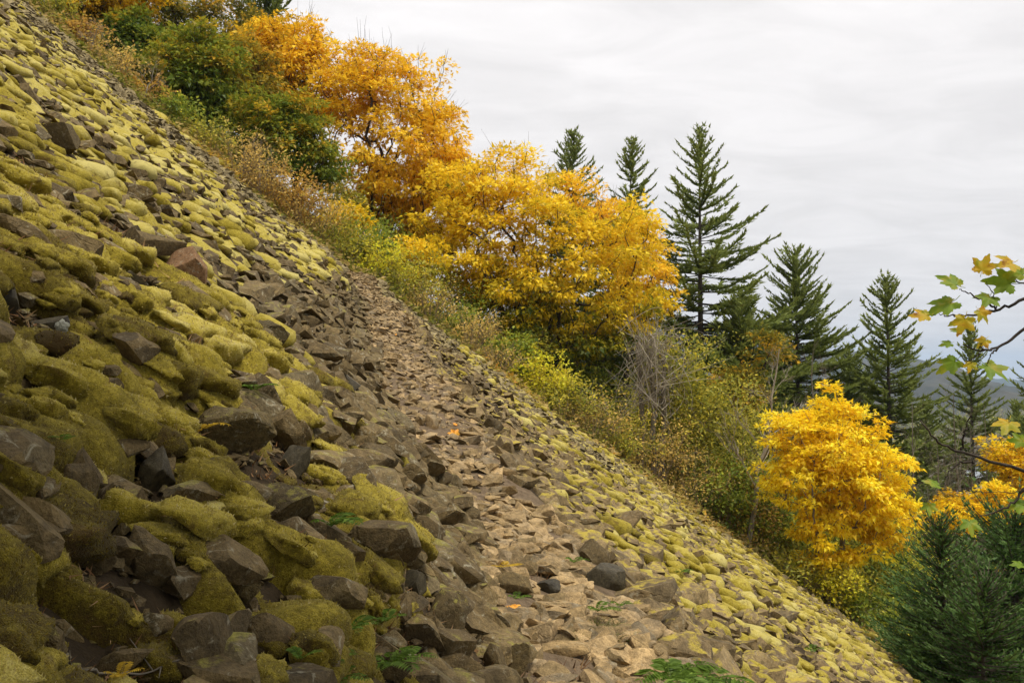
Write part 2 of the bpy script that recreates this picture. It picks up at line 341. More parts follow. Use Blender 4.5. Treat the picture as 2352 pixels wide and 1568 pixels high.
# ------------------------------------------------------------------ the ground sheets
def grid_mesh(xs, ys, zf, mat, name):
    X, Y = np.meshgrid(xs, ys); Z = zf(X, Y)
    V = np.stack([X, Y, Z], -1).reshape(-1, 3); a, b = X.shape
    i = np.arange(a * b).reshape(a, b)
    F = np.stack([i[:-1, :-1], i[:-1, 1:], i[1:, 1:], i[1:, :-1]], -1).reshape(-1, 4)
    return mesh_data(name, V, F, mat, smooth=True)
xs = np.concatenate([np.arange(-110, -28, 3), np.arange(-28, 24, .3), np.arange(24, 170, 3)])
ys = np.concatenate([np.arange(-40, -4, 3), np.arange(-4, 40, .3), np.arange(40, 230, 3)])
hillside = tag(link('hillside', grid_mesh(xs, ys, lambda x, y: ground(x, y) - .05 * (y < 34), M['soil'], 'hillside')), kind='structure')
vs = np.concatenate([[-9000, -4000, -1500, -600], np.arange(-300, 900, 60), [1200, 2000, 4000, 9000]])
valley = tag(link('valley_floor', grid_mesh(vs, np.concatenate([[-3000, -800, -200], np.arange(0, 1500, 60), [2000, 4000, 9000]]), lambda x, y: -62.6 + 0 * x, M['floor'], 'valley_floor')), kind='structure')
def water_mat():
    m, nt, out = new_mat('river_water'); g = N(nt, 'ShaderNodeNewGeometry')
    f = noise(nt, g.outputs['Position'], .08, 5, .6)
    p = N(nt, 'ShaderNodeBsdfPrincipled', inp={'Roughness': .16, 'IOR': 1.33, 'Specular IOR Level': .8}); p.inputs['Base Color'].default_value = (.20, .22, .22, 1)
    b = N(nt, 'ShaderNodeBump', inp={'Strength': .25, 'Distance': .5}); L(nt, f, b.inputs['Height']); L(nt, b.outputs[0], p.inputs['Normal'])
    L(nt, p.outputs[0], out.inputs[0]); return m
t = np.linspace(-1, 1, 60)
cx = 240 + 30 * np.sin(t * 3) + 230 * t; cy = 400 + 360 * t
wv = np.array([.85, -.52]); hw = 50 + 12 * np.sin(t * 5)
Vw = np.concatenate([np.stack([cx - wv[0] * hw, cy - wv[1] * hw, 0 * t - 62.2], -1), np.stack([cx + wv[0] * hw, cy + wv[1] * hw, 0 * t - 62.2], -1)])
Fw = np.array([(i, i + 1, 61 + i, 60 + i) for i in range(59)])
river = tag(link('river', mesh_data('river', Vw, Fw, water_mat())), kind='structure')

def ridge(name, prof, dist, depth, mat, seed, rough):
    px = np.linspace(prof[0][0], prof[-1][0], 260); py = np.interp(px, [p[0] for p in prof], [p[1] for p in prof])
    top = np.array([at(a, b, dist) for a, b in zip(px, py)])
    n = 26; rows = []
    for k in range(n):
        f = k / (n - 1)
        P = top.copy(); P[:, 1] = dist - depth * f
        P[:, 0] *= (1 - .55 * depth / dist * f)
        h = top[:, 2] + rough * (fbm(px * .035, px * 0 + k * .1, seed, 5) - .5)
        fall = (1 - f) ** 1.35
        P[:, 2] = -63 + (h + 63) * fall + rough * 2.4 * (fbm(px * .03 + seed, px * 0 + f * 5, seed + 3, 5) - .5) * np.sin(np.pi * min(f, 1)) * 1.3
        rows.append(P)
    back = rows[0].copy(); back[:, 1] += depth; back[:, 2] = -63
    rows = [back] + rows
    V = np.concatenate(rows); m = len(px); i = np.arange(len(rows) * m).reshape(len(rows), m)
    F = np.stack([i[:-1, :-1], i[1:, :-1], i[1:, 1:], i[:-1, 1:]], -1).reshape(-1, 4)
    return tag(link(name, mesh_data(name, V, F, mat, smooth=True)), kind='structure')
ridge('near_ridge', [(-600, 800), (600, 770), (1200, 760), (1560, 738), (1800, 790), (1940, 806), (2050, 812), (2110, 824), (2160, 834), (2200, 858), (2250, 905), (2330, 985), (2420, 1010), (3200, 1010)], 2600, 1500, M['hill'], 3, 26)
ridge('far_ridge', [(-900, 840), (1500, 840), (2000, 850), (2180, 858), (2240, 868), (2290, 870), (2330, 874), (2400, 905), (2500, 890), (3300, 850)], 5200, 1800, M['hill2'], 9, 30)

hz = bpy.data.materials.new('haze_air'); hz.use_nodes = True; hn = hz.node_tree; hn.nodes.clear()
ho = N(hn, 'ShaderNodeOutputMaterial'); hv = N(hn, 'ShaderNodeVolumePrincipled'); hv.inputs['Density'].default_value = 0.00013
hv.inputs['Color'].default_value = (.56, .75, 1.0, 1); hv.inputs['Anisotropy'].default_value = .2; L(hn, hv.outputs[0], ho.inputs['Volume'])
bmh = bmesh.new(); bmesh.ops.create_cube(bmh, size=1)
for v in bmh.verts: v.co = (v.co.x * 19000, -3500 + (v.co.y + .5) * 13500, -64.5 + (v.co.z + .5) * 290)
mh_ = bpy.data.meshes.new('haze'); bmh.to_mesh(mh_); bmh.free(); mh_.materials.append(hz)
tag(link('haze', mh_), kind='stuff')
# ------------------------------------------------------------------ stones
def clip_rock(seed, sub, planes=17, noise_amp=.03, asp=(1, .85, .7), dmin=.36, dmax=.7):
    r = np.random.default_rng(seed)
    bm = bmesh.new(); bmesh.ops.create_icosphere(bm, subdivisions=sub, radius=1)
    V = np.array([v.co[:] for v in bm.verts]); F = np.array([[v.index for v in f.verts] for f in bm.faces]); bm.free()
    for k in range(planes):
        n = unit(r.normal(size=3)); d = r.uniform(dmin, dmax)
        s = V @ n - d; V = V - np.maximum(s, 0)[:, None] * n * .97
    V = V / np.abs(V).max(0)
    if noise_amp:
        q = V * 2.2 + seed
        nz = fbm(q[:, 0] + q[:, 2] * .7, q[:, 1] - q[:, 2] * .6, seed, 4) - .5
        V = V * (1 + noise_amp * 2 * nz)[:, None]
    V = V * np.asarray(asp)
    return V, F
def hull_rock(seed, n=11):
    r = np.random.default_rng(seed); P = unit(r.normal(size=(n, 3))) * r.uniform(.85, 1.1, (n, 1)) * [1, .85, .7]
    bm = bmesh.new()
    for p in P: bm.verts.new(p)
    bmesh.ops.convex_hull(bm, input=bm.verts)
    bmesh.ops.triangulate(bm, faces=bm.faces)
    bm.verts.ensure_lookup_table()
    for v in [v for v in bm.verts if not v.link_faces]: bm.verts.remove(v)
    bm.verts.index_update()
    V = np.array([v.co[:] for v in bm.verts]); F = np.array([[v.index for v in f.verts] for f in bm.faces]); bm.free()
    return V, F
LOW = [hull_rock(100 + i, 8 + i % 3) for i in range(24)]
FARS = [hull_rock(150 + i, 7) for i in range(16)]
MID = [hull_rock(200 + i, 20) for i in range(20)]
HI = [clip_rock(300 + i, 3, 18, .03) for i in range(20)]

def rotmats(n, r, tilt=.5, N_=None):
    # random yaw, then lean, in the frame of the ground normal
    a = r.uniform(0, 2 * np.pi, n); c, s = np.cos(a), np.sin(a); z = np.zeros(n)
    yaw = np.stack([np.stack([c, -s, z], -1), np.stack([s, c, z], -1), np.stack([z, z, z + 1], -1)], 1)
    up = unit(np.stack([r.normal(0, tilt, n), r.normal(0, tilt, n), np.ones(n)], -1) + (N_ if N_ is not None else 0))
    e1 = unit(np.cross(up, np.array([[.31, .95, .0]]))); e2 = np.cross(up, e1)
    B = np.stack([e1, e2, up], -1)
    return B @ yaw

# ------------------------------------------------------------------ named boulders: photo place, width, height, aspect depth, lean, material, label
BOULD = [
 (435, 628, 150, 120, 'boulder_red', 'reddish brown boulder blotched with pale lichen, dark under its overhang'),
 (330, 560, 165, 75, 'boulder', 'long grey brown slab lying just above the reddish boulder'),
 (602, 772, 125, 85, 'boulder_pit', 'rounded brown boulder standing alone above the loose bank'),
 (207, 908, 140, 95, 'boulder', 'smooth domed brown boulder rising out of the moss'),
 (540, 992, 185, 140, 'boulder_pit', 'pitted lichen covered boulder leaning on the upright rounded one'),
 (648, 990, 105, 130, 'boulder', 'upright smooth rounded boulder beside the pitted boulder'),
 (738, 988, 78, 45, 'boulder_dark', 'small blue grey faceted stone set in yellow moss'),
 (640, 1165, 178, 130, 'boulder_moss', 'broad flat topped boulder with a dark overhanging front'),
 (170, 1138, 76, 150, 'boulder', 'tall narrow pillar shaped stone standing in a dark hollow'),
 (335, 1280, 145, 175, 'boulder', 'large pointed boulder standing upright between mossy banks'),
 (232, 1285, 85, 115, 'boulder', 'grey slab leaning on the left side of the pointed boulder'),
 (552, 1342, 130, 95, 'boulder_pit', 'grey pitted boulder with a ridged top at the foot of the bank'),
 (62, 1490, 150, 130, 'boulder_moss', 'square flat topped block with a thin moss cover, nearest the lower corner'),
 (272, 1532, 155, 62, 'boulder', 'low brown slab lying flat below the dark moss'),
 (352, 1085, 66, 110, 'boulder_dark', 'dark angular split stone in the hollow beside moss'),
 (266, 1190, 66, 72, 'boulder', 'small brown stone wedged between pillar and pointed boulder'),
 (672, 1405, 66, 120, 'boulder', 'tall brown stone upright under the mossy mound'),
 (706, 1255, 76, 66, 'boulder_pit', 'rough stone tucked under the flat topped boulder'),
 (682, 1068, 56, 80, 'boulder_dark', 'black wedge shaped stone below the upright rounded boulder'),
 (490, 884, 72, 66, 'boulder', 'brown knob of rock poking through a moss ridge'),
 (8, 690, 66, 80, 'boulder_dark', 'dark stone cut by the picture edge beneath tall moss cushions'),
 (135, 322, 88, 70, 'boulder_moss', 'dark grey boulder high on the pale moss slope'),
 (310, 655, 90, 66, 'boulder_dark', 'dark stone in the gap beside the reddish boulder'),
 (100, 748, 95, 36, 'boulder_dark', 'flat black stone with a white lichen disc on it'),
 (1290, 1494, 138, 48, 'trail', 'long flat slab lying across the trail near grass'),
 (1388, 1334, 96, 66, 'boulder_dark', 'shiny dark curved stone at the trail side'),
 (1176, 1348, 98, 62, 'boulder', 'rounded brown stone in the middle of the trail'),
 (1216, 1306, 74, 56, 'trail', 'tan triangular stone leaning on the rounded trail stone'),
 (1262, 1354, 64, 40, 'boulder_dark', 'blue grey flat stone beside the curved dark stone'),
 (1362, 1274, 82, 68, 'boulder', 'wide brown block on the trail edge above the curved stone'),
 (1132, 1515, 52, 92, 'boulder', 'narrow upright stone, first of two beside the trail'),
 (1188, 1525, 64, 92, 'boulder_moss', 'thick upright stone, second of two beside the trail'),
 (1022, 1408, 100, 92, 'boulder_moss', 'tall block with a cap of moss left of the trail'),
 (946, 1340, 66, 84, 'boulder_dark', 'dark blocky stone at the end of the moss mound'),
 (908, 1228, 34, 58, 'boulder_dark', 'thin grey slab standing on edge among moss'),
 (852, 1045, 118, 84, 'boulder', 'long dark brown boulder slanting across the loose bank'),
 (908, 1106, 72, 56, 'boulder', 'brown angular boulder under the slanting one'),
 (997, 976, 42, 44, 'trail', 'pale tan stone standing up on the trail bend'),
 (1156, 988, 56, 36, 'trail', 'tan slab tilted towards the trail bend'),
 (1205, 1110, 92, 46, 'boulder', 'broad brown block in the rubble beside the trail'),
 (1660, 1446, 54, 54, 'boulder', 'square brown block on the yellow moss slope'),
 (1583, 1436, 60, 42, 'boulder', 'dark brown block beside the square block'),
 (1632, 1482, 66, 40, 'boulder_moss', 'low brown stone below the two blocks'),
 (1640, 1530, 110, 55, 'boulder_moss', 'mossy slab beside the bright green fern'),
 (1075, 1190, 70, 50, 'boulder', 'flat brown stone where the trail narrows'),
 (790, 880, 70, 50, 'boulder_dark', 'dark stone in the loose bank above the trail'),
]
BPOS = []
for (bx, by, bw, bh, mk, lab) in BOULD:
    p = on_ground(bx, by + bh * .28); BPOS.append(p); CLEAR.append((p[0], p[1], max(bw, bh) * .62 / 1960 * p[1]))
CLEAR.extend([(a, b, c * .75) for a, b, c in PITS])
# moss coverage and thickness over the slope
def moss_mask(x, y):
    u = x - .043 * y; d = u - trail_u(y)
    m = fbm(x * .42 + y * .1, y * .3, 31, 4)
    m2 = fbm(x * 1.1, y * .8, 47, 3)
    v = (m - .5) * 1.5 + (m2 - .5) * .8
    up = d < 0; ad = -d
    upper = .30 * sstep(.7, 2.0, ad) + .16 * sstep(2.5, 7, ad) - .55 * (1 - sstep(.55, 1.5, ad))
    # the loose bank left of the trail's bend is bare
    bank = np.exp(-(((y - 11.5) / 4.0) ** 2 + ((d + 1.0) / 1.1) ** 2))
    upper = upper - .75 * bank
    # bare strip of fresh scree along the far edge
    upper = upper - .75 * sstep(25.5 , 30, y + 1.6 * (m2 - .5) * 3) + .25 * sstep(9, 16, ad) * sstep(25, 30, y)
    lower = .05 + .45 * sstep(1.6, 4.5, d) * (1 - .0 * y) - .6 * (1 - sstep(.7, 1.8, d)) - .5 * sstep(15, 27, y) * (1 - sstep(6.5, 10, d))
    return np.where(up, upper, lower) + v
def lumps(x, y, cx_, cy_, seed):
    # tongues of moss that creep downhill (+x) and end in a rounded nose
    gx = x / cx_; gy = y / cy_
    i0 = np.floor(gx); j0 = np.floor(gy); best = np.zeros_like(x); 
    for a in (-1, 0, 1):
        for b in (-1, 0, 1):
            i = i0 + a; j = j0 + b
            ox = i + .15 + .7 * hash2(i, j, seed); oy = j + .15 + .7 * hash2(i, j, seed + 1)
            s = .65 + .6 * hash2(i, j, seed + 2)
            s = s * .60
            t = (gx - ox) / s; q = (gy - oy) / (s * .66) + .35 * (hash2(i, j, seed + 3) - .5) * t
            prof = np.clip((t + 1.0) / 1.75, 0, 1) ** .8 * np.sqrt(np.clip(1 - np.maximum(t, 0) ** 3 / .55, 0, 1))
            h = s * prof * np.sqrt(np.clip(1 - q * q, 0, 1)) * (np.abs(t) < 1)
            best = np.maximum(best, h)
    return best
def moss_h(x, y):
    wx = x + .25 * (fbm(x * 1.3, y * 1.3, 71, 2) - .5); wy = y + .25 * (fbm(x * 1.3 + 9, y * 1.3, 72, 2) - .5)
    m = moss_mask(x, y)
    low = sstep(-.4, .4, (x - .043 * y) - trail_u(y))
    far = sstep(4.5, 10, y)
    nb = np.maximum(lumps(wx, wy, .62, .42, 81) * .42, lumps(wx + .3, wy + .2, .40, .30, 83) * .30); fb = np.maximum(lumps(wx, wy, 1.25, .66, 82) * .72, lumps(wx + .5, wy + .3, .8, .45, 84) * .55)
    ns = lumps(wx, wy, .26, .17, 91) * .13; fs = lumps(wx, wy, .5, .3, 92) * .24
    ti = lumps(wx, wy, .11, .08, 95) * .03
    big = nb * (1 - far) + fb * far; sm = ns * (1 - far) + fs * far
    h = (1 - .3 * low) * np.maximum(big, sm * 1.1) + .45 * sm + ti + .03 * fbm(x * 6, y * 6, 99, 3)
    h = (.8 - .25 * far) * h * (.6 + .4 * sstep(-.1, .3, m)) - (.095 + .055 * far) + .26 * np.clip(m, -.7, .34)
    for (bx, by, br) in CLEAR:
        k = (np.abs(x - bx) < 2.2 * br) & (np.abs(y - by) < 2.2 * br)
        if np.any(k):
            rr = ((x[k] - bx) ** 2 + (y[k] - by) ** 2) / (br * br)
            h[k] = h[k] - (.25 + .4 * br) * np.exp(-rr * 1.3)
    return h
print('pre scatter', time.time() - T00)

# scatter the loose stones
def scatter(n, seed):
    r = np.random.default_rng(seed)
    y = 35.2 * np.sqrt(r.uniform(0, 1, n)); y = np.where(r.uniform(0, 1, n) < .10, r.uniform(.5, 9, n), y)
    x = (.72 * y + 1.6) * r.uniform(-1, 1, n)
    u = x - .043 * y
    e = 33.2 + 1.6 * (fbm(u * .35, u * 0 + 3, 55, 3) - .5) * 2 + .055 * np.clip(u - 6, 0, 30)
    k = (y < e) & (y > .6)
    x, y = x[k], y[k]
    m = 9000; y2 = 34 * r.uniform(0.02, 1, m) ** .6; u2 = trail_u(y2) + r.uniform(-1.5, .9, m); k2 = y2 > .7
    m3 = 2600; y3 = r.uniform(2.5, 7.5, m3); u3 = trail_u(y3) + r.uniform(-1.0, 1.3, m3); u2 = np.concatenate([u2[k2], u3]); y2 = np.concatenate([y2[k2], y3]); k2 = y2 > 0
    return np.concatenate([x, (u2 + .043 * y2)[k2]]), np.concatenate([y, y2[k2]]), r
NS = 48000
x, y, r = scatter(NS, 5)
u = x - .043 * y; d = u - trail_u(y)
keep = ~((y < 5.0) & (d < -.75) & (r.uniform(0, 1, len(x)) > .45)); x, y, u, d = x[keep], y[keep], u[keep], d[keep]
reg = np.where(np.abs(d) < .62, 1, np.where(d < 0, 0, 2))
s = np.exp(r.normal(0, .45, len(x))) * .098
s = np.where(reg == 1, s * (.74 + .22 * (1 - sstep(5, 9, y))), s)
bankm = (reg == 0) & (d > -2.2) & (y < 16); s = np.where(bankm, s * 1.12, s)
s = np.where((reg == 0) & (y < 9) & ~bankm, s * .72, s)
s = np.where((reg == 2) & (d < 2.6) & (y < 14), s * 1.12, s)
s = np.clip(s, .04, np.where(reg == 1, .16, .26))
s = np.minimum(s, .035 + .055 * y)
n_ = gnormal(x, y)
mh = np.maximum(moss_h(x, y), -.03)
pop = r.uniform(0, 1, len(x)); pop = np.where((reg == 0) & (y < 8) & ~bankm, pop * .78, pop)
base_h = np.where(reg == 1, .12 * s, .18 * s + np.where(pop > np.where(y > 9, .58, .58), np.minimum(mh, .34) * .85, np.where(pop > .4, mh * .25, 0)))
P = np.stack([x, y, ground(x, y)], -1) + n_ * base_h[:, None]
asp = np.stack([r.uniform(.8, 1.35, len(x)), r.uniform(.75, 1.15, len(x)), r.uniform(.6, 1.05, len(x))], -1)
asp[reg == 1, 2] *= .8
Rm = rotmats(len(x), r, .42, n_ * .8); Rm[reg == 1] = rotmats((reg == 1).sum(), r, .3, n_[reg == 1] * .25)
px, py, dep = to_px(P)
inview = (px > -30) & (px < 2380) & (py > -30) & (py < 1600)
buried = (reg != 1) & (s * .62 + base_h < moss_h(x, y) + .01)
for (bx, by, br) in CLEAR[:len(BPOS)]:
    hit = ((x - bx) ** 2 + ((y - by + .5 * br) * .7) ** 2) < (1.05 * br) ** 2
    P[hit] -= n_[hit] * (s[hit] * 1.3)[:, None]; buried |= hit & (s > .3 * br)
score = np.where(inview & ~buried, s / dep, 0)
REG = ['upper', 'trail', 'lower']
edge_m = (y > 25) & (reg != 1)
parents = {}
for k, nm in enumerate(['scree_slope', 'stone_trail', 'lower_scree']):
    # a thin bed of grit under the stones of each strip
    yy = np.geomspace(1.0, 34.5, 110)
    rows = []
    for q in np.linspace(0, 1, 48) ** 2:
        uc = trail_u(yy)
        if k == 1: uu = uc - .62 + 1.24 * q
        elif k == 0: uu = uc - .62 - (.8 * yy + 1.5) * q
        else: uu = uc + .62 + (.75 * yy + 1.5) * q
        xx = uu + .043 * yy
        rows.append(np.stack([xx, yy, ground(xx, yy) + (.004 if k == 1 else -.02) + .02 * fbm(xx * 5, yy * 5, 7, 3)], -1))
    V = np.concatenate(rows); i = np.arange(48 * 110).reshape(48, 110)
    F = np.stack([i[:-1, :-1], i[1:, :-1], i[1:, 1:], i[:-1, 1:]], -1).reshape(-1, 4)
    parents[k] = tag(link(nm, mesh_data(nm, V, F, M['trail_soil'] if k == 1 else M['soil'], smooth=True)), kind='structure')
hi_data = {}
def hi_mesh(i, mk):
    if (i, mk) not in hi_data:
        hi_data[(i, mk)] = mesh_data('stone', *HI[i], M[mk], smooth=True, sharp=24)
    return hi_data[(i, mk)]
for k in range(3):
    idx = np.where(reg == k)[0]
    top = idx[np.argsort(-score[idx])[:300]]
    for q, i in enumerate(top):
        mk = REG[k] if not edge_m[i] else 'edge'
        o = bpy.data.objects.new('stone', hi_mesh(q % len(HI), mk)); COL.objects.link(o); o.parent = parents[k]
        mw = mathutils.Matrix(Rm[i].tolist()).to_4x4() @ mathutils.Matrix.Diagonal((*(asp[i] * s[i]), 1))
        mw.translation = P[i]; o.matrix_world = mw; o.matrix_local = mw
    rest = np.setdiff1d(idx, top); rest = rest[~(buried[rest] & (s[rest] * .62 + base_h[rest] < moss_h(x[rest], y[rest]) - .05))]
    for far, lib in ((0, MID), (1, LOW), (2, FARS)):
        for em in (False, True):
            sel = rest[(np.digitize(y[rest], [8.5, 17]) == far) & (edge_m[rest] == em)]
            if not len(sel): continue
            b = MB()
            for j, (tv, tf) in enumerate(lib):
                ss = sel[j::len(lib)]
                if not len(ss): continue
                W = np.einsum('nij,nkj->nki', Rm[ss], tv[None] * (asp[ss] * s[ss, None])[:, None]) + P[ss][:, None]
                b.add(W.reshape(-1, 3), (tf[None] + (np.arange(len(ss)) * len(tv))[:, None, None]).reshape(-1, 3))
            tag(b.obj('loose_stones', M['edge'] if em else M[REG[k]], parents[k]), kind='stuff')
print('stones', time.time() - T00)

def near_litter():
    r = np.random.default_rng(66); n = 5200; y = r.uniform(1.1, 6.5, n) ; x = y * r.uniform(-.72, .16, n); u_ = x - .043 * y; k = u_ < trail_u(y) - .45; x, y = x[k], y[k]; n = len(x)
    s_ = np.exp(r.normal(0, .5, n)) * .022 * (.5 + .13 * y); P_ = np.stack([x, y, ground(x, y)], -1) + gnormal(x, y) * (s_ * .25)[:, None]; Rm_ = rotmats(n, r, .6, gnormal(x, y)); A_ = np.stack([r.uniform(.8, 1.4, n), r.uniform(.7, 1.1, n), r.uniform(.5, 1, n)], -1); b = MB()
    for j, (tv, tf) in enumerate(LOW):
        W = np.einsum('nij,nkj->nki', Rm_[j::24], tv[None] * (A_[j::24] * s_[j::24, None])[:, None]) + P_[j::24][:, None]
        b.add(W.reshape(-1, 3), (tf[None] + (np.arange(W.shape[0]) * len(tv))[:, None, None]).reshape(-1, 3))
    tag(b.obj('rubble', M['upper'], parents[0]), kind='stuff')
    n = 16000; y = r.uniform(1.1, 7.5, n); x = y * r.uniform(-.72, .22, n); z = ground(x, y); nn = gnormal(x, y)
    keep = fbm(x * 2.3, y * 2.3, 19, 3) > .5; x, y, z, nn = x[keep], y[keep], z[keep], nn[keep]; n = len(x)
    lift = np.where(r.uniform(0, 1, n) < .4, np.maximum(moss_h(x, y), 0) + .012, .008)
    T_ = (np.array([[-.07, 0, 0], [.07, 0, 0], [.03, 1, .12]], float), np.array([[0, 1, 2]]))
    V_, F_ = place(T_, np.stack([x, y, z], -1) + nn * lift[:, None], nn * .25 + unit(r.normal(size=(n, 3))), nn + r.normal(0, .2, (n, 3)), (.018 + .008 * y) * r.uniform(.5, 1.6, n))
    tag(link('needle_litter', mesh_data('needle_litter', V_, F_, M['litter'], {'tint': np.repeat(r.uniform(0, 1, n), 3)})), kind='stuff')
near_litter()
# ------------------------------------------------------------------ moss carpet
def moss_carpet():
    NY, NX = 320, 380
    yy = np.geomspace(.9, 34.2, NY); aa = np.linspace(-.80, .76, NX)
    A, Y = np.meshgrid(aa, yy); X = A * Y
    h = moss_h(X, Y); nrm = gnormal(X, Y)
    G = np.stack([X, Y, ground(X, Y)], -1)
    hh = np.maximum(h, -.08)
    V = G + nrm * hh[..., None] + np.array([.34, 0, -.06]) * np.clip(hh, 0, 1)[..., None]
    u = X - .043 * Y; low = sstep(-.4, .4, u - trail_u(Y))
    tone = .36 + .38 * sstep(2.5, 13, Y) - .14 * low * sstep(6, 14, Y) + .10 * (fbm(X * .6, Y * .6, 12, 3) - .5) * 2 + low * .16 * (1 - sstep(5, 20, Y))  # paler moss kind uphill, with open sky and tree shade also put into tone
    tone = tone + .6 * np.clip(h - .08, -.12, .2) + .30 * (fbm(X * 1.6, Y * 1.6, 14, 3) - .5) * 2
    i = np.arange(NY * NX).reshape(NY, NX)
    F = np.stack([i[:-1, :-1], i[:-1, 1:], i[1:, 1:], i[1:, :-1]], -1).reshape(-1, 4)
    hm = h.ravel()[F].max(1)
    F = F[hm > -.055]
    used = np.zeros(NY * NX, bool); used[F.ravel()] = True
    remap = np.cumsum(used) - 1
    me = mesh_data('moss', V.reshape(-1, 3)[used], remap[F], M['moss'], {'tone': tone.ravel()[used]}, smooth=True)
    o = tag(link('moss', me), kind='stuff')
    # single cushions and tongues, each grown over a stone
    r = np.random.default_rng(177)
    n = 26000; y = 33.6 * np.sqrt(r.uniform(0, 1, n)); y = np.where(r.uniform(0, 1, n) < .16, r.uniform(1.0, 9, n), y); x = (.72 * y + 1.0) * r.uniform(-1, 1, n)
    m = moss_mask(x, y); d = x - .043 * y - trail_u(y)
    keep = (r.uniform(0, 1, n) < np.clip(.24 + .16 * (y < 8) + m * 1.0 + .22 * (d > 2.4), 0, .85) * np.where(d < 0, 1, .9)) & (np.abs(d) > .75)
    for (bx, by, br) in CLEAR:
        keep &= ((x - bx) ** 2 + ((y - by + .3 * br)) ** 2) > (1.05 * br) ** 2
    x, y, d = x[keep], y[keep], d[keep]; n = len(x)
    sz = np.minimum(np.exp(r.normal(0, .55, n)), 2.3) * np.where(d < 0, .068, .064) * np.clip(.66 + .05 * y, .66, 1.35)
    el = r.uniform(.75, 1.5, n); hh2 = r.uniform(.5, .95, n)
    nn = gnormal(x, y); down = np.stack([np.ones(n), r.normal(0, .75, n), np.zeros(n)], -1); down = unit(down - nn * (down * nn).sum(1, keepdims=True)); side = np.cross(nn, down)
    base = np.stack([x, y, ground(x, y)], -1) + nn * (np.clip(moss_h(x, y), -.03, .25) * .8 + sz * .05 + .05 * r.uniform(0, 1, n) ** 2)[:, None]
    tb = .40 + .36 * sstep(2.5, 13, y) - .10 * (d > 0) * sstep(6, 14, y) + r.normal(0, .15, n) + .42 * (fbm(x * .9, y * .9, 15, 3) - .5) * 2  # same distance blend: near shade and upslope light painted into the cushions
    mb = MB(); near_sel = []
    for far_ in (0, 1, 2):
        sel0 = np.where(np.digitize(y, [7.0, 17]) == far_)[0]
        protos = []
        for q in range(9):
            bm = bmesh.new(); bmesh.ops.create_icosphere(bm, subdivisions=(3, 2, 1)[far_], radius=1)
            Vp = np.array([v.co[:] for v in bm.verts]); Fp = np.array([[v.index for v in f.verts] for f in bm.faces]); bm.free()
            Fp = Fp[(Vp[Fp][:, :, 2].max(1) > -.05)]
            us = np.zeros(len(Vp), bool); us[Fp.ravel()] = True; rm = np.cumsum(us) - 1; Vp = Vp[us]; Fp = rm[Fp]
            t_ = Vp[:, 0]; nz = fbm(Vp[:, 0] * 1.6 + q * 5, Vp[:, 1] * 1.6 + Vp[:, 2], 40 + q, 3) - .5
            nz2 = fbm(Vp[:, 0] * 4.2 + q * 3, Vp[:, 1] * 4.2 + Vp[:, 2] * 3, 60 + q, 3) - .5
            Vp = Vp * (1 + .9 * nz + .42 * nz2)[:, None]
            Vp[:, 2] *= np.interp(t_, [-1, 0, .6, 1], [.45, .85, 1.15, 1.0]); Vp[:, 0] += .30 * np.clip(Vp[:, 2], 0, 1) * (t_ > -.2); Vp[:, 1] += .25 * math.sin(q * 2.1) * Vp[:, 0] ** 2
            protos.append((Vp, Fp))
        for q, (Vp, Fp) in enumerate(protos):
            se = sel0[q::9]
            if not len(se): continue
            W = base[se][:, None] + (down[se] * (sz * el)[se, None])[:, None] * Vp[None, :, :1] + (side[se] * sz[se, None])[:, None] * Vp[None, :, 1:2] + (nn[se] * (sz * hh2)[se, None])[:, None] * Vp[None, :, 2:3]
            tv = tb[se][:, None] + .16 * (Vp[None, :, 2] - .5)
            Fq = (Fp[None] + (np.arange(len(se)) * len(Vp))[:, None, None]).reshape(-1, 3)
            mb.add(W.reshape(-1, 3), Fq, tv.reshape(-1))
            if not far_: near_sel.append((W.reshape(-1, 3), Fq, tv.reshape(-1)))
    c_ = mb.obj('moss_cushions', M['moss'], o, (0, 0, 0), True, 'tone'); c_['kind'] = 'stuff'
    # shoots: fine upright tips on the near cushions
    T = [V.reshape(-1, 3)[used][remap[F][:, [0, 1, 2]]], V.reshape(-1, 3)[used][remap[F][:, [0, 2, 3]]]]
    tt = tone.ravel()[used]; TT = [tt[remap[F][:, 0]], tt[remap[F][:, 0]]]
    for W, Fq, tv in near_sel: T.append(W[Fq]); TT.append(tv[Fq[:, 0]])
    T = np.concatenate(T); TT = np.concatenate(TT)
    cn = np.cross(T[:, 1] - T[:, 0], T[:, 2] - T[:, 0]); cm = T.mean(1)
    facing = (cn * -cm).sum(1) > 0
    area = np.linalg.norm(cn, axis=1) / np.maximum(cm[:, 1], .8) ** 2 * facing * (cm[:, 1] < 10.5) * (cm[:, 1] > .8)
    n = 260000
    pick = r.choice(len(T), n, p=area / area.sum()); f = r.dirichlet((1, 1, 1), n)
    Pt = (T[pick] * f[:, :, None]).sum(1); nn = unit(cn[pick])
    nn = unit(nn + [0, 0, .45] + r.normal(0, .30, (n, 3)))
    ln = np.clip(.004 + .0022 * Pt[:, 1], .006, .022) * r.uniform(.6, 1.5, n)
    BL = (np.array([[-.32, 0, 0], [.32, 0, 0], [.04, 1, .1]], float), np.array([[0, 1, 2]]))
    Vs, Fs = place(BL, Pt - nn * .004, nn, unit(r.normal(size=(n, 3))), ln)
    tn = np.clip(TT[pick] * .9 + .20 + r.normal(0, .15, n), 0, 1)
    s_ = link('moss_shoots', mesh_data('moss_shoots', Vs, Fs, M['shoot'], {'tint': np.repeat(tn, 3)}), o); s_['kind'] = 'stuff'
moss_carpet()
print('moss', time.time() - T00)

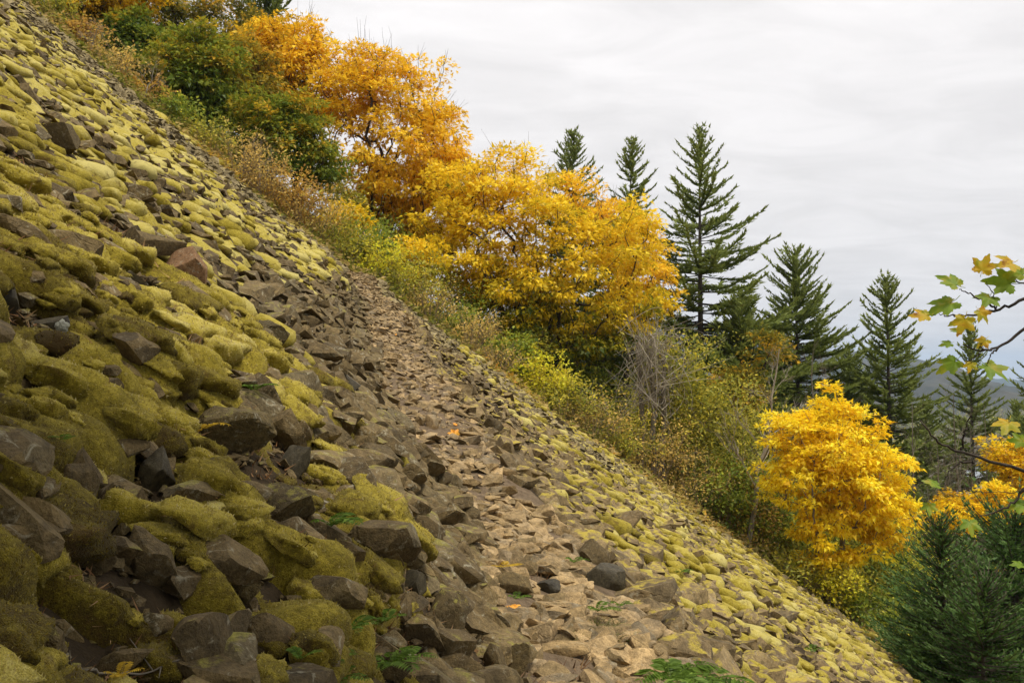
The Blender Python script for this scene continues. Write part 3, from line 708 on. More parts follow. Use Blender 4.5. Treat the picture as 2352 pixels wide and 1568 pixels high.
for q, (bx, by, bw, bh, mk, lab) in enumerate(BOULD):
    p = BPOS[q]; Y = p[1]
    sx, sz = bw / 1960 * Y / 2, bh / 1960 * Y / 2
    r = np.random.default_rng(900 + q)
    big = bw * bh > 6000
    V, F = clip_rock(500 + q, 4 if big else 3, 17, .075, (1, .8, 1), .4, .74)
    if mk == 'boulder_pit':
        qn = V * 9; V = V * (1 - .05 * (vn(qn[:, 0] + qn[:, 2], qn[:, 1] - qn[:, 2], q) > .68))[:, None]
    ang = r.normal(0, .18); c, s_ = math.cos(ang), math.sin(ang)
    V = V * [sx * 1.08, (sx + sz) * .5, sz * 1.12]
    if 'triangular' in lab or 'pointed' in lab: V[:, 0] *= np.interp(V[:, 2], [-sz, sz], [1.15, .42]); V[:, 1] *= np.interp(V[:, 2], [-sz, sz], [1.1, .5])
    yaw = r.uniform(-.35, .35); cy_, sy_ = math.cos(yaw), math.sin(yaw)
    V = V @ np.array([[c, 0, -s_], [0, 1, 0], [s_, 0, c]]) @ np.array([[cy_, sy_, 0], [-sy_, cy_, 0], [0, 0, 1]])
    nn = gnormal(np.array([p[0]]), np.array([p[1]]))[0]
    c0 = at(bx, by, Y) + np.array([0, .15 * sx, 0])
    bo_ = tag(link('boulder', mesh_data('boulder', V, F, M[mk], smooth=True, sharp=28), None, c0), lab, 'boulder', 'boulders on the scree')
    if 'lichen disc' in lab:
        g_ = np.linspace(0, 2 * np.pi, 25)[:-1]; rl = 15 / 1960 * Y * (1 + .12 * np.sin(g_ * 5) + r.normal(0, .05, 24)); fwd = unit(-c0); sd3 = unit(np.cross(fwd, [0, 0, 1.])); up3 = np.cross(sd3, fwd)
        o3 = at(142, 750, Y) - c0 + fwd * (sx * .75); ring = o3 + sd3 * (np.cos(g_) * rl)[:, None] + up3 * (np.sin(g_) * rl)[:, None]
        V3 = np.concatenate([[o3 + fwd * .008], o3 + fwd * .006 + (ring - o3) * .7, ring - fwd * .01]); F3 = [(0, 1 + i, 1 + (i + 1) % 24) for i in range(24)] + [t_ for i in range(24) for t_ in ((1 + i, 25 + i, 25 + (i + 1) % 24), (1 + i, 25 + (i + 1) % 24, 1 + (i + 1) % 24))]
        link('lichen', mesh_data('lichen', V3, np.array(F3), soil_mat('white_lichen', (.38, .38, .30), (.62, .62, .52), 60), smooth=True), bo_)
print('boulders', time.time() - T00)
# ------------------------------------------------------------------ vegetation builders
def skeleton(base, centres, r, up_bias=.25, start=None):
    """join clump centres to the trunk, nearest first; returns nodes, parents"""
    nodes = [np.asarray(base, float)]; par = [-1]
    if start is not None:
        for k in range(1, 4):
            nodes.append(np.asarray(base) + (np.asarray(start) - base) * k / 3 + r.normal(0, .05, 3)); par.append(len(nodes) - 2)
    plen = [0.]; 
    for k in range(1, len(nodes)): plen.append(plen[-1] + np.linalg.norm(nodes[k] - nodes[k - 1]))
    root = nodes[-1]
    order = np.argsort(np.linalg.norm(centres - root, axis=1))
    nn = np.array(nodes)
    for i in order:
        c = centres[i]; dv = c - nn; ds = np.linalg.norm(dv, axis=1)
        cost = ds + .42 * np.array(plen) + np.where(dv[:, 2] < -.1 * ds, .8 * ds, 0)
        cost[:len(nodes) if False else (3 if start is not None else 0)] += 50
        k = int(np.argmin(cost))
        nodes.append(c); par.append(k); plen.append(plen[k] + ds[k]); nn = np.vstack([nn, c])
    return nn, par
def limb_mesh(nn, par, r, r_tip, r_base, k=4, split=.35):
    cnt = np.ones(len(nn))
    for i in range(len(nn) - 1, 0, -1): cnt[par[i]] += cnt[i]
    rad = r_tip * np.sqrt(cnt); rad = rad * min(1, r_base / rad[0])
    tr, br = MB(), MB()
    for i in range(1, len(nn)):
        p = par[i]; a, b = nn[p], nn[i]; ln = np.linalg.norm(b - a)
        if ln < 1e-4: continue
        m1 = a + (b - a) * .33 + r.normal(0, .07, 3) * ln + [0, 0, -.05 * ln]; m2 = a + (b - a) * .67 + r.normal(0, .07, 3) * ln + [0, 0, -.03 * ln]
        r0 = min(rad[p], rad[i] * 1.35); r1 = rad[i]
        (tr if rad[i] > r_base * split else br).tube([a, m1, m2, b], np.linspace(r0, r1, 4), k if rad[i] > r_base * .2 else 3)
    return tr, br
def foliage(C, r, n_leaf, spread, size, tpl=MAPLE, tint=None, centre=None, flat=.5, rad=None):
    n = len(C) * n_leaf
    P = np.repeat(C, n_leaf, 0); off = r.normal(0, 1, (n, 3)); off *= (r.uniform(.25, 1, (n, 1)) * spread / np.linalg.norm(off, axis=1, keepdims=True) * 1.25)
    off[:, 2] *= flat; off[:, 2] -= .18 * (off[:, 0] ** 2 + off[:, 1] ** 2) / max(spread, .01)
    P = P + off
    o = unit(P - centre) if centre is not None else np.tile([[0, 0, 1.]], (n, 1))
    up = unit(o * .5 + [0, 0, .75] + r.normal(0, .45, (n, 3)))
    head = unit(unit(off + 1e-6) * .6 + o * .55 + [0, 0, -.16] + r.normal(0, .5, (n, 3)))
    V, F = place(tpl, P, head, up, size * np.exp(r.normal(0, .22, n)))
    t = np.repeat(tint, n_leaf) + r.normal(0, .13, n)
    return V, F, np.repeat(np.clip(t, 0, 1), len(tpl[0]))

def broadleaf(name, label, base_px, D, ells, mat, clumps=160, n_leaf=60, leaf=.2, spread=.62, seed=1, group='maples along the far edge of the scree',
              tint=(.62, .2), green_low=.5, bark='bark', r_base=.2, twigs=0, bare=0, cat='tree', stems=1):
    r = np.random.default_rng(seed)
    b = at(base_px, 860, D); b[2] = ground(b[0], b[1]) - .15
    C = []; cents = np.array([at(e[0], e[1], D) for e in ells]); radii = np.array([[e[2] / 1960 * D, (e[2] + e[3]) / 2 / 1960 * D * .8, e[3] / 1960 * D] for e in ells])
    vol = radii.prod(1) ** .75; vol /= vol.sum()
    while len(C) < clumps:
        k = r.choice(len(ells), p=vol); q = unit(r.normal(size=3)); rr = r.uniform(.3, 1) ** .42
        lump = .62 + .62 * vn(np.array([q[0] * 3.4 + seed]), np.array([q[1] * 3.4 + q[2] * 3.4]), seed)[0]
        p = cents[k] + q * radii[k] * rr * lump
        if p[2] < ground(p[0], p[1]) + .5: continue
        C.append(p)
    C = np.array(C); cc = C.mean(0); zr = (C[:, 2] - C[:, 2].min()) / np.ptp(C[:, 2])
    start = b + (cc - b) * .22 + r.normal(0, .1, 3)
    t = thing(name, b, label, cat, group)
    if stems == 1:
        nn, par = skeleton(b, C, r, start=start); tr, br = limb_mesh(nn, par, r, .013 * leaf / .2, r_base)
    else:
        tr, br = MB(), MB()
        owner = r.integers(0, stems, len(C)); ang = np.arctan2(C[:, 1] - cc[1], C[:, 0] - cc[0]); owner = ((ang + np.pi) / (2 * np.pi) * stems).astype(int) % stems
        for s_ in range(stems):
            cs = C[owner == s_]
            if len(cs) < 3: continue
            bb = b + np.array([*r.normal(0, .25, 2), 0]); nn, par = skeleton(bb, cs, r, start=bb + (cs.mean(0) - bb) * .3)
            t1, b1 = limb_mesh(nn, par, r, .013 * leaf / .2, r_base * .7)
            for src, dst in ((t1, tr), (b1, br)):
                for v, f in zip(src.V, src.F): pass
                if src.V: dst.add(np.concatenate(src.V), np.concatenate(src.F))
    if twigs:
        outer = C[np.argsort(-(C[:, 2] + .3 * np.abs(C[:, 0] - cc[0])))[:max(12, clumps // 3)]]
        for q in range(twigs):
            p = outer[r.integers(len(outer))]; d_ = unit(unit(p - cc) * .7 + [0, 0, .8] + r.normal(0, .25, 3)); ln = r.uniform(.6, 1.6) * leaf / .2
            pts = p + d_ * np.linspace(0, ln, 4)[:, None] + r.normal(0, .03, (4, 3)); br.tube(pts, np.linspace(.012, .004, 4), 3)
    if br.V: tr.add(np.concatenate(br.V), np.concatenate(br.F))
    tr.obj('trunk', M[bark], t, b)
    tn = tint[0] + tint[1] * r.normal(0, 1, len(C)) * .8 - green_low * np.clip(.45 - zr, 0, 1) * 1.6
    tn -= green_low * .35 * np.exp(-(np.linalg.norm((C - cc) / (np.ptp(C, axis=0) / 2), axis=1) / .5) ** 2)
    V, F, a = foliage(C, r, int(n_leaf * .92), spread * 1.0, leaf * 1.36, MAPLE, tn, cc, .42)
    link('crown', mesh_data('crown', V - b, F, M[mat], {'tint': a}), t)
    return t

def conifer(name, label, px, py, D, width, seed, tpl_len=.35, mat='needle', droop=.0, group='firs rising beyond the maples', base_z=None, density=1., crown_base=.1, prof=.8, gaps=.15, step=.42, ragged=1.):
    r = np.random.default_rng(seed)
    a = at(px, py, D); x0, y0 = a[0], a[1]; zb = float(ground(x0, y0)) - .2 if base_z is None else base_z
    H = a[2] - zb - tpl_len * .25; b = np.array([x0, y0, zb]); t = thing(name, b, label, 'tree', group)
    lean = r.normal(0, .012, 2)
    def ax(h): return np.array([x0 + lean[0] * (h - H), y0 + lean[1] * (h - H), zb + h])
    tr = MB(); hs = np.linspace(0, H, 14); tr.tube([ax(h) for h in hs], np.interp(hs, [0, H], [H * .0135, .015]), 6)
    tr.obj('trunk', M['bark_fir'], t, b)
    Wm = width * 1.25 / 1960 * D
    P, Hd, Up, S, T = [], [], [], [], []
    br = MB(); h = H - .12
    leader = ax(H)
    while h > H * crown_base:
        f = (H - h) / H
        Rr = Wm * min(1, (f / .75)) ** prof
        nb = max(3, int(round((4 + 3 * min(1, f * 3)) * density)))
        a0 = r.uniform(0, 6.28)
        for k in range(nb):
            if r.uniform() < gaps * (f > .08): continue
            th = a0 + k * 6.283 / nb + r.normal(0, .25)
            ln = max(.22, Rr * r.uniform(1 - .45 * ragged, 1 + .2 * ragged)) + .1
            el = np.interp(f, [0, .12, .4, 1], [.85, .5, .12, -.22]) - droop + r.normal(0, .09)
            dh = np.array([math.cos(th), math.sin(th), 0]); n = max(4, int(ln / .3) + 2)
            q = np.linspace(0, 1, n)
            zz = ln * (math.tan(el) * q - .10 * q * (f > .2) + (.20 + .12 * (el < 0)) * q ** 3)
            hj = h + r.normal(0, .1)
            pts = ax(hj) + dh * (ln * q)[:, None] + np.stack([0 * q, 0 * q, zz], -1) + np.cross(dh, [0, 0, 1]) * (r.normal(0, .05) * ln * q ** 2)[:, None]
            br.tube(pts[::max(1, n // 4)] if n > 5 else pts, np.linspace(.012 + .009 * ln, .006, len(pts[::max(1, n // 4)] if n > 5 else pts)), 3)
            s0 = .22 if f > .25 else .05
            tan = unit(np.gradient(pts, axis=0)); side = np.cross(dh, [0, 0, 1])
            m = max(3, int((ln * (1 - s0)) / .105))
            for tq in np.linspace(s0, 1, m):
                i = min(n - 1, int(tq * (n - 1))); c = pts[i] + (pts[min(i + 1, n - 1)] - pts[i]) * (tq * (n - 1) - i)
                tl = max(.12, .42 * ln * (1 - tq) ** .8 * min(1, tq * 2.2)) * r.uniform(.5, 1.2); tl = min(tl, 1.5)
                for sg in (-1, 1):
                    d_ = unit(tan[i] * .75 + side * sg * .75 + [0, 0, r.normal(-.02, .12)])
                    mm = max(1, int(tl / (tpl_len * .5)))
                    for w_ in range(mm):
                        P.append(c + d_ * tl * w_ / mm + [0, 0, -.06 * tl * (w_ / mm)]); Hd.append(d_ + [0, 0, .18] + r.normal(0, .2, 3)); Up.append([r.normal(0, .7), r.normal(0, .7), 1]); S.append(tpl_len * r.uniform(.7, 1.25)); T.append(.5 + .22 * tq + r.normal(0, .13))
                P.append(c); Hd.append(tan[i] + [0, 0, .25] + r.normal(0, .2, 3)); Up.append([0, .1, 1]); S.append(tpl_len * r.uniform(.8, 1.2)); T.append(.5 + .25 * tq + r.normal(0, .13))
        h -= step * r.uniform(.6, 1.3) * (1 if f > .1 else .7)
    for q in range(14):
        P.append(ax(H - .5 * q / 14)); Hd.append([r.normal(0, .5), r.normal(0, .5), 1.1]); Up.append([1, .1, .1]); S.append(tpl_len * .6); T.append(.5)
    br.obj('branches', M['bark_fir'], t, b)
    V, F = place(NEED, np.array(P), np.array(Hd), np.array(Up), np.array(S))
    link('crown', mesh_data('crown', V - b, F, M[mat], {'tint': np.repeat(np.clip(T, 0, 1), 3)}), t)
    return t

def twiggy(mb, p, d, ln, rad, lev, r, spread=.55, kids=4, up=.12, k=3):
    n = 5; pts = [np.asarray(p, float)]; dd = unit(np.asarray(d, float))
    for i in range(n):
        dd = unit(dd + r.normal(0, .13, 3) + [0, 0, up * .3]); pts.append(pts[-1] + dd * ln / n)
    pts = np.array(pts); mb.tube(pts, np.linspace(rad, rad * .45, n + 1), k)
    if lev <= 0: return
    for q in range(kids):
        f = r.uniform(.3, 1); i = min(n - 1, int(f * n)); c = pts[i] + (pts[i + 1] - pts[i]) * (f * n - i)
        nd = unit(unit(pts[i + 1] - pts[i]) + unit(r.normal(size=3)) * spread * 1.5 + [0, 0, up])
        twiggy(mb, c, nd, ln * r.uniform(.4, .7), rad * .5, lev - 1, r, spread, kids, up, 3)
def bare_tree(name, label, bpx, tpx, tpy, D, seed, mat='bark_grey', rad=.09, lev=3, kids=6, group='bare trees at the forest edge', spread=.5, cat='bare tree', side_from=.25, base_z=None):
    r = np.random.default_rng(seed); b = at(bpx, 860, D); b[2] = ground(b[0], b[1]) if base_z is None else base_z
    top = at(tpx, tpy, D); H = np.linalg.norm(top - b); t = thing(name, b, label, cat, group)
    tr, br = MB(), MB(); q = np.linspace(0, 1, 9); pts = b + (top - b) * q[:, None] + r.normal(0, .012 * H, (9, 3)) * np.sin(q * np.pi)[:, None]
    tr.tube(pts, np.linspace(rad, rad * .15, 9), 6)
    for f in np.linspace(side_from, .97, int(kids * 3)):
        i = min(7, int(f * 8)); c = pts[i] + (pts[i + 1] - pts[i]) * (f * 8 - i)
        d_ = unit(unit(top - b) * .7 + unit(r.normal(size=3) * [1, 1, .3]) * .9)
        twiggy(br, c, d_, H * .30 * (1.1 - f) + .3, rad * .38 * (1.15 - f), lev - 1, r, spread, 5, .1)
    tr.obj('trunk', M[mat], t, b); br.obj('branches', M[mat], t, b); return t

def bush(name, label, bx, by, D, wpx, hpx, mat, seed, leaf=.075, dens=1., twig='twig', twigs=26, group='brush along the edge of the scree', tint=(.5, .2), cat='shrub', bare=.5, tpl=DIAM):
    """bx, by: foot in the photo's measure at distance D"""
    r = np.random.default_rng(seed)
    b = at(bx, by, D); b[2] = ground(b[0], b[1]) - .1; t = thing(name, b, label, cat, group)
    W, Hh = wpx / 1960 * D / 2, hpx / 1960 * D
    top = at(bx, by - hpx, D)[2] - b[2]; Hh = max(top, .6)
    tw = MB(); C = []
    for q in range(twigs):
        th = r.uniform(0, 6.283); rr = r.uniform(.1, 1) ** .6
        e = b + np.array([math.cos(th) * W * rr, math.sin(th) * W * .7 * rr, Hh * r.uniform(.45, 1.0) * (1.05 - .45 * rr)])
        s_ = b + np.array([math.cos(th) * W * .25 * rr, math.sin(th) * W * .2, 0])
        mid = (s_ + e) / 2 + r.normal(0, .1 * W, 3) + [0, 0, .12 * Hh]
        qq = np.linspace(0, 1, 6)[:, None]; pts = s_ * (1 - qq) ** 2 + 2 * mid * qq * (1 - qq) + e * qq ** 2
        tw.tube(pts, np.linspace(.012, .004, 6), 3)
        for k in range(5):
            i = r.integers(2, 5); d_ = unit(unit(pts[i + 1] - pts[i]) + r.normal(0, .6, 3)); ln = r.uniform(.25, .8) * min(1.2, Hh * .4)
            tw.tube(pts[i] + d_ * np.linspace(0, ln, 3)[:, None] + r.normal(0, .02, (3, 3)), [.005, .004, .0025], 3)
            C.append(pts[i] + d_ * ln * r.uniform(.4, 1))
        C += [pts[3], pts[4], pts[5]]
    tw.obj('twigs', M[twig], t, b)
    C = np.array(C)
    m = max(60, int(dens * 1050 * (wpx * hpx) / (160 * 120)))
    extra = b + np.stack([r.normal(0, .42, m // 26) * W, r.normal(0, .3, m // 26) * W, np.abs(r.uniform(.05, .85, m // 26)) * Hh], -1)
    ctr = np.concatenate([C, extra]); nl = max(1, m // len(ctr))
    tn = tint[0] + tint[1] * r.normal(0, 1, len(ctr)) * .8
    V, F, a = foliage(ctr, r, nl, .12 + .07 * Hh, leaf, tpl, tn, b + [0, 0, Hh * .3], .8)
    k = len(tpl[0]); cen = V.reshape(-1, k, 3).mean(1); ok = cen[:, 2] > ground(cen[:, 0], cen[:, 1]) + .02
    okf = np.repeat(ok, len(tpl[1])); F = F[okf]
    link('leaves', mesh_data('leaves', V - b, F, M[mat], {'tint': a}), t)
    return t
# ------------------------------------------------------------------ ground cover behind the scree's edge
def undergrowth():
    r = np.random.default_rng(4); n = 60000
    y = 33 + 25 * r.uniform(0, 1, n) ** 1.5; a = r.uniform(-.74, .74, n); x = a * y
    uu = x - .043 * y; e = 33.4 + .055 * np.clip(uu - 6, 0, 30)
    k = y > e; x, y = x[k], y[k]; n = len(x)
    h = .15 + .9 * fbm(x * .5, y * .5, 21, 3) * sstep(33.2, 36, y)
    P = np.stack([x, y, ground(x, y) + r.uniform(0, 1, n) ** .6 * h], -1)
    tn = np.clip(fbm(x * .35, y * .35, 61, 4) * 1.4 - .25 + r.normal(0, .17, n), 0, 1)
    V, F = place(DIAM, P, np.stack([r.normal(0, 1, n), r.normal(0, 1, n), r.normal(-.1, .5, n)], -1), unit(np.stack([r.normal(0, .5, n), r.normal(0, .5, n), np.ones(n)], -1)), r.uniform(.13, .31, n))
    tag(link('undergrowth', mesh_data('undergrowth', V, F, M['under'], {'tint': np.repeat(tn, 4)})), kind='stuff')
undergrowth()
print('undergrowth', time.time() - T00)

# ------------------------------------------------------------------ firs
conifer('fir_tree', 'tallest fir with wide tiered boughs standing alone against the sky', 1606, 300, 55, 250, 1, prof=.95, gaps=.28, step=.52)
conifer('fir_tree', 'fir tip poking out from behind the golden maple crown', 1316, 305, 62, 130, 2, prof=.8)
conifer('fir_tree', 'slim open fir between the hidden tip and the tallest fir', 1451, 325, 58, 120, 3, prof=.75, gaps=.3)
conifer('fir_tree', 'dense dark pyramid shaped fir next to the tallest fir', 1826, 577, 56, 185, 4, prof=.72, density=1.25, gaps=.05)
conifer('fir_tree', 'even fir with upswept boughs in front of the blue ridge', 2036, 640, 54, 165, 5, prof=.8, gaps=.1)
conifer('fir_tree', 'thin topped fir behind the hanging maple leaves', 2228, 755, 60, 150, 6, prof=.95, gaps=.2)
conifer('fir_tree', 'fir cut by the picture edge behind the lower maple bough', 2400, 745, 50, 150, 7, prof=.8)
conifer('fir_tree', 'short dark fir in the gap under the tallest fir', 1700, 700, 50, 140, 8, prof=.7, density=1.3, gaps=.05)
conifer('fir_tree', 'dark fir rising above the orange maples at the top of the slope', 610, -70, 60, 110, 9, prof=.6, density=1.3, gaps=.05)
conifer('fir_tree', 'young blue green fir close by at the foot of the scree', 2160, 1205, 22, 150, 10, tpl_len=.13, mat='needle_near', density=2.0, gaps=.05, prof=.66, step=.17, ragged=1.5, group='firs at the foot of the scree', base_z=-11.5)
conifer('fir_tree', 'big near fir filling the lower corner beside the young one', 2330, 1190, 24, 290, 12, tpl_len=.14, mat='needle_near', density=2.0, gaps=.05, prof=.6, step=.19, ragged=1.5, group='firs at the foot of the scree', base_z=-12.5)
conifer('fir_tree', 'low ragged fir in front of the other two near ones at the corner', 2262, 1330, 20, 200, 13, tpl_len=.13, mat='needle_near', density=1.9, gaps=.05, prof=.6, step=.18, ragged=1.6, group='firs at the foot of the scree', base_z=-11.5)
conifer('fir_tree', 'half hidden fir right behind the vivid maple top', 1950, 800, 64, 120, 14, prof=.75, gaps=.2)
conifer('fir_tree', 'small fir in front of the river beside the twin alder', 2125, 925, 62, 110, 15, prof=.8, gaps=.2)
conifer('fir_tree', 'small dark fir over the yellow maple at the picture edge', 2335, 930, 58, 120, 16, prof=.8, gaps=.15)
print('firs', time.time() - T00)

# ------------------------------------------------------------------ maples
broadleaf('maple_tree', 'large golden yellow maple at the middle with many dark stems', 1215, 43, [(1150, 560, 200, 190), (1330, 640, 210, 200), (1250, 760, 200, 110), (1120, 470, 110, 110), (1060, 420, 90, 80), (1160, 420, 120, 90), (1430, 560, 90, 110), (1060, 600, 90, 90), (1360, 800, 120, 70), (1180, 690, 150, 120), (1460, 720, 80, 110)], 'yellow', 520, 62, .2, .66, 21, tint=(.74, .18), green_low=.95, twigs=160, stems=4, r_base=.26)
broadleaf('maple_tree', 'tall deep orange maple uphill of the golden one', 905, 46, [(910, 330, 150, 220), (820, 200, 90, 110), (990, 350, 90, 130), (850, 150, 95, 70), (830, 420, 100, 100), (940, 500, 80, 60)], 'orange', 330, 60, .21, .68, 22, tint=(.70, .15), green_low=.45, twigs=130, stems=3, r_base=.3)
broadleaf('maple_tree', 'orange maple at the skyline above the turning green bushes', 680, 48, [(665, 100, 95, 90), (720, 190, 100, 110), (600, 110, 80, 100)], 'orange', 190, 56, .21, .7, 23, tint=(.66, .16), green_low=.4, twigs=60)
broadleaf('maple_tree', 'green maple with yellow top near the upper edge of the scree', 430, 41, [(425, 190, 95, 110), (390, 255, 80, 60), (450, 100, 75, 60), (500, 200, 70, 80), (350, 180, 50, 60)], 'greeny', 210, 58, .2, .62, 24, tint=(.62, .18), green_low=.85, twigs=20)
broadleaf('maple_tree', 'olive and orange maple behind the green one', 500, 50, [(520, 60, 110, 90), (340, 40, 110, 90), (560, 200, 80, 100)], 'olive', 240, 56, .21, .75, 25, tint=(.5, .22), green_low=.35)
broadleaf('maple_tree', 'orange maple highest up at the picture corner', 190, 44, [(190, 30, 110, 70), (270, -30, 120, 70)], 'orange', 130, 54, .2, .7, 26, tint=(.45, .2), green_low=.4)
broadleaf('maple_tree', 'low green bushy maple below the orange maples', 670, 40, [(660, 320, 105, 85), (600, 270, 70, 60), (720, 370, 70, 60), (690, 260, 60, 50)], 'greeny', 170, 58, .18, .55, 27, tint=(.55, .22), green_low=.5)
broadleaf('maple_tree', 'small yellow maple sprawling under the tall orange one', 900, 39, [(850, 570, 70, 45), (950, 600, 80, 60), (800, 500, 50, 40)], 'yellow', 90, 52, .18, .55, 28, tint=(.6, .2), green_low=.35)
broadleaf('maple_tree', 'orange maple crown behind the golden one against the firs', 1450, 50, [(1400, 520, 90, 70), (1470, 640, 80, 120), (1290, 440, 90, 50)], 'orange', 160, 56, .2, .66, 29, tint=(.75, .15), green_low=.2, twigs=60)
broadleaf('maple_tree', 'vivid yellow round maple standing alone below the firs', 1885, 34, [(1905, 1050, 150, 140), (1890, 970, 85, 85), (1850, 1020, 110, 105), (1985, 1120, 125, 115), (1825, 1100, 95, 80), (1930, 1230, 130, 70), (2040, 1190, 70, 70)], 'vivid', 430, 50, .155, .38, 30, tint=(.62, .17), green_low=.25, bark='bark_grey', twigs=40, r_base=.16)
broadleaf('maple_tree', 'yellow maple behind the near firs, cut by the picture edge', 2320, 44, [(2320, 1050, 60, 45), (2350, 1100, 60, 60)], 'vivid', 80, 54, .17, .5, 31, tint=(.5, .18), green_low=.2)
broadleaf('maple_tree', 'low spreading yellow maple between the vivid one and the near firs', 2220, 40, [(2200, 1180, 80, 45), (2290, 1160, 70, 50), (2320, 1310, 70, 30)], 'vivid', 120, 50, .16, .5, 32, tint=(.42, .2), green_low=.3)
broadleaf('maple_tree', 'dark twisted maple with orange leaves behind the leaning pale tree', 1700, 46, [(1700, 890, 80, 70), (1680, 960, 70, 50), (1760, 800, 50, 50)], 'olive', 110, 40, .18, .6, 33, tint=(.55, .25), green_low=.2)
broadleaf('maple_tree', 'half green half orange maple between the turned green one and the skyline one', 560, 45, [(560, 160, 80, 100), (600, 230, 70, 60)], 'olive', 130, 54, .2, .6, 34, tint=(.62, .22), green_low=.5)
broadleaf('maple_tree', 'dark green leafy tree above the white stemmed bushes', 300, 43, [(300, 110, 80, 80), (260, 170, 60, 40)], 'greeny', 130, 54, .2, .6, 35, tint=(.4, .25), green_low=.5)
broadleaf('maple_tree', 'yellow orange maple filling the gap between the tall orange and the golden one', 1010, 48, [(1010, 500, 90, 90), (1040, 420, 70, 70)], 'yellow', 120, 54, .2, .6, 36, tint=(.72, .2), green_low=.3)
print('maples', time.time() - T00)

# ------------------------------------------------------------------ bare trees and dead wood
bare_tree('bare_tree', 'pale leaning bare tree with lichen grey bark', 1712, 1790, 800, 37, 41, 'bark_pale', .13, 3, 5)
bare_tree('bare_tree', 'grey bare tree with a fine twig fan below the pyramid fir', 1850, 1868, 800, 40, 42, 'bark_grey', .09, 3, 6)
bare_tree('bare_tree', 'twiggy brown bare tree beside the vivid maple', 2090, 2095, 925, 44, 43, 'bark_grey', .09, 3, 7)
bare_tree('bare_tree', 'twin grey bare alder in front of the river', 2205, 2190, 905, 46, 44, 'bark_grey', .1, 3, 7)
bare_tree('bare_tree', 'slender bare alder nearest the picture edge', 2285, 2260, 930, 48, 45, 'bark_grey', .09, 3, 6)
bare_tree('bare_tree', 'low brown thicket of bare twigs right of the vivid maple', 2140, 2150, 1000, 41, 51, 'bark_grey', .07, 3, 8)
bare_tree('bare_tree', 'bare grey tree between the two small river side firs', 2235, 2230, 985, 43, 52, 'bark_grey', .07, 3, 8)
bare_tree('dead_sapling', 'bleached dead stem leaning out of the brush under the golden maple', 1424, 1378, 880, 37, 46, 'bark_pale', .05, 1, 2, group='dead stems in the brush', cat='dead stem')
bare_tree('dead_sapling', 'shorter bleached dead stem next to the leaning one', 1404, 1392, 920, 37.5, 47, 'bark_pale', .035, 1, 2, group='dead stems in the brush', cat='dead stem')
bare_tree('bare_shrub', 'white stemmed leafless shrub at the top edge of the scree', 190, 225, 60, 35, 48, 'bark_pale', .035, 3, 5, group='leafless shrubs on the edge', cat='shrub', spread=.7)
bare_tree('bare_shrub', 'white stemmed leafless shrub under the green maple', 320, 360, 140, 35, 49, 'bark_pale', .03, 3, 4, group='leafless shrubs on the edge', cat='shrub', spread=.7)
bare_tree('bare_shrub', 'thin leafless shrub amid tan brush below the green bushy maple', 590, 600, 320, 35, 50, 'bark_pale', .03, 3, 5, group='leafless shrubs on the edge', cat='shrub', spread=.7)
# vine tangled snag
def snag():
    r = np.random.default_rng(60); D = 37; b = at(1495, 860, D); b[2] = ground(b[0], b[1]); t = thing('vine_snag', b, 'broken grey snag buried in a tangle of pale dead vines', 'snag')
    tr, vi = MB(), MB()
    for px_, tp in ((1475, 790), (1500, 800), (1520, 815)):
        p0 = at(px_, 980, D); p0[2] = ground(p0[0], p0[1]); p1 = at(px_ + r.normal(0, 6), tp, D)
        q = np.linspace(0, 1, 7)[:, None]; tr.tube(p0 + (p1 - p0) * q + r.normal(0, .05, (7, 3)), np.linspace(.16, .07, 7), 6)
    for k in range(230):
        s_ = at(r.normal(1495, 26), r.uniform(760, 960), D + r.normal(0, .4))
        e = at(r.normal(1500, 62), r.uniform(720, 1010), D + r.normal(0, .9)); m = (s_ + e) / 2 + [r.normal(.2, .5), r.normal(0, .4), r.normal(.25, .5)]
        q = np.linspace(0, 1, 8)[:, None]; P_ = s_ * (1 - q) ** 2 + 2 * m * q * (1 - q) + e * q ** 2; vi.tube(P_, np.linspace(.017, .006, 8), 3)
    for k in range(26):
        s_ = at(r.normal(1490, 22), r.uniform(760, 850), D); twiggy(vi, s_, [r.normal(0, .5), r.normal(0, .3), 1], r.uniform(.6, 1.6), .014, 1, r, .5, 3)
    tr.obj('trunk', M['bark_grey'], t, b); vi.obj('vines', M['bark_pale'], t, b)
snag()

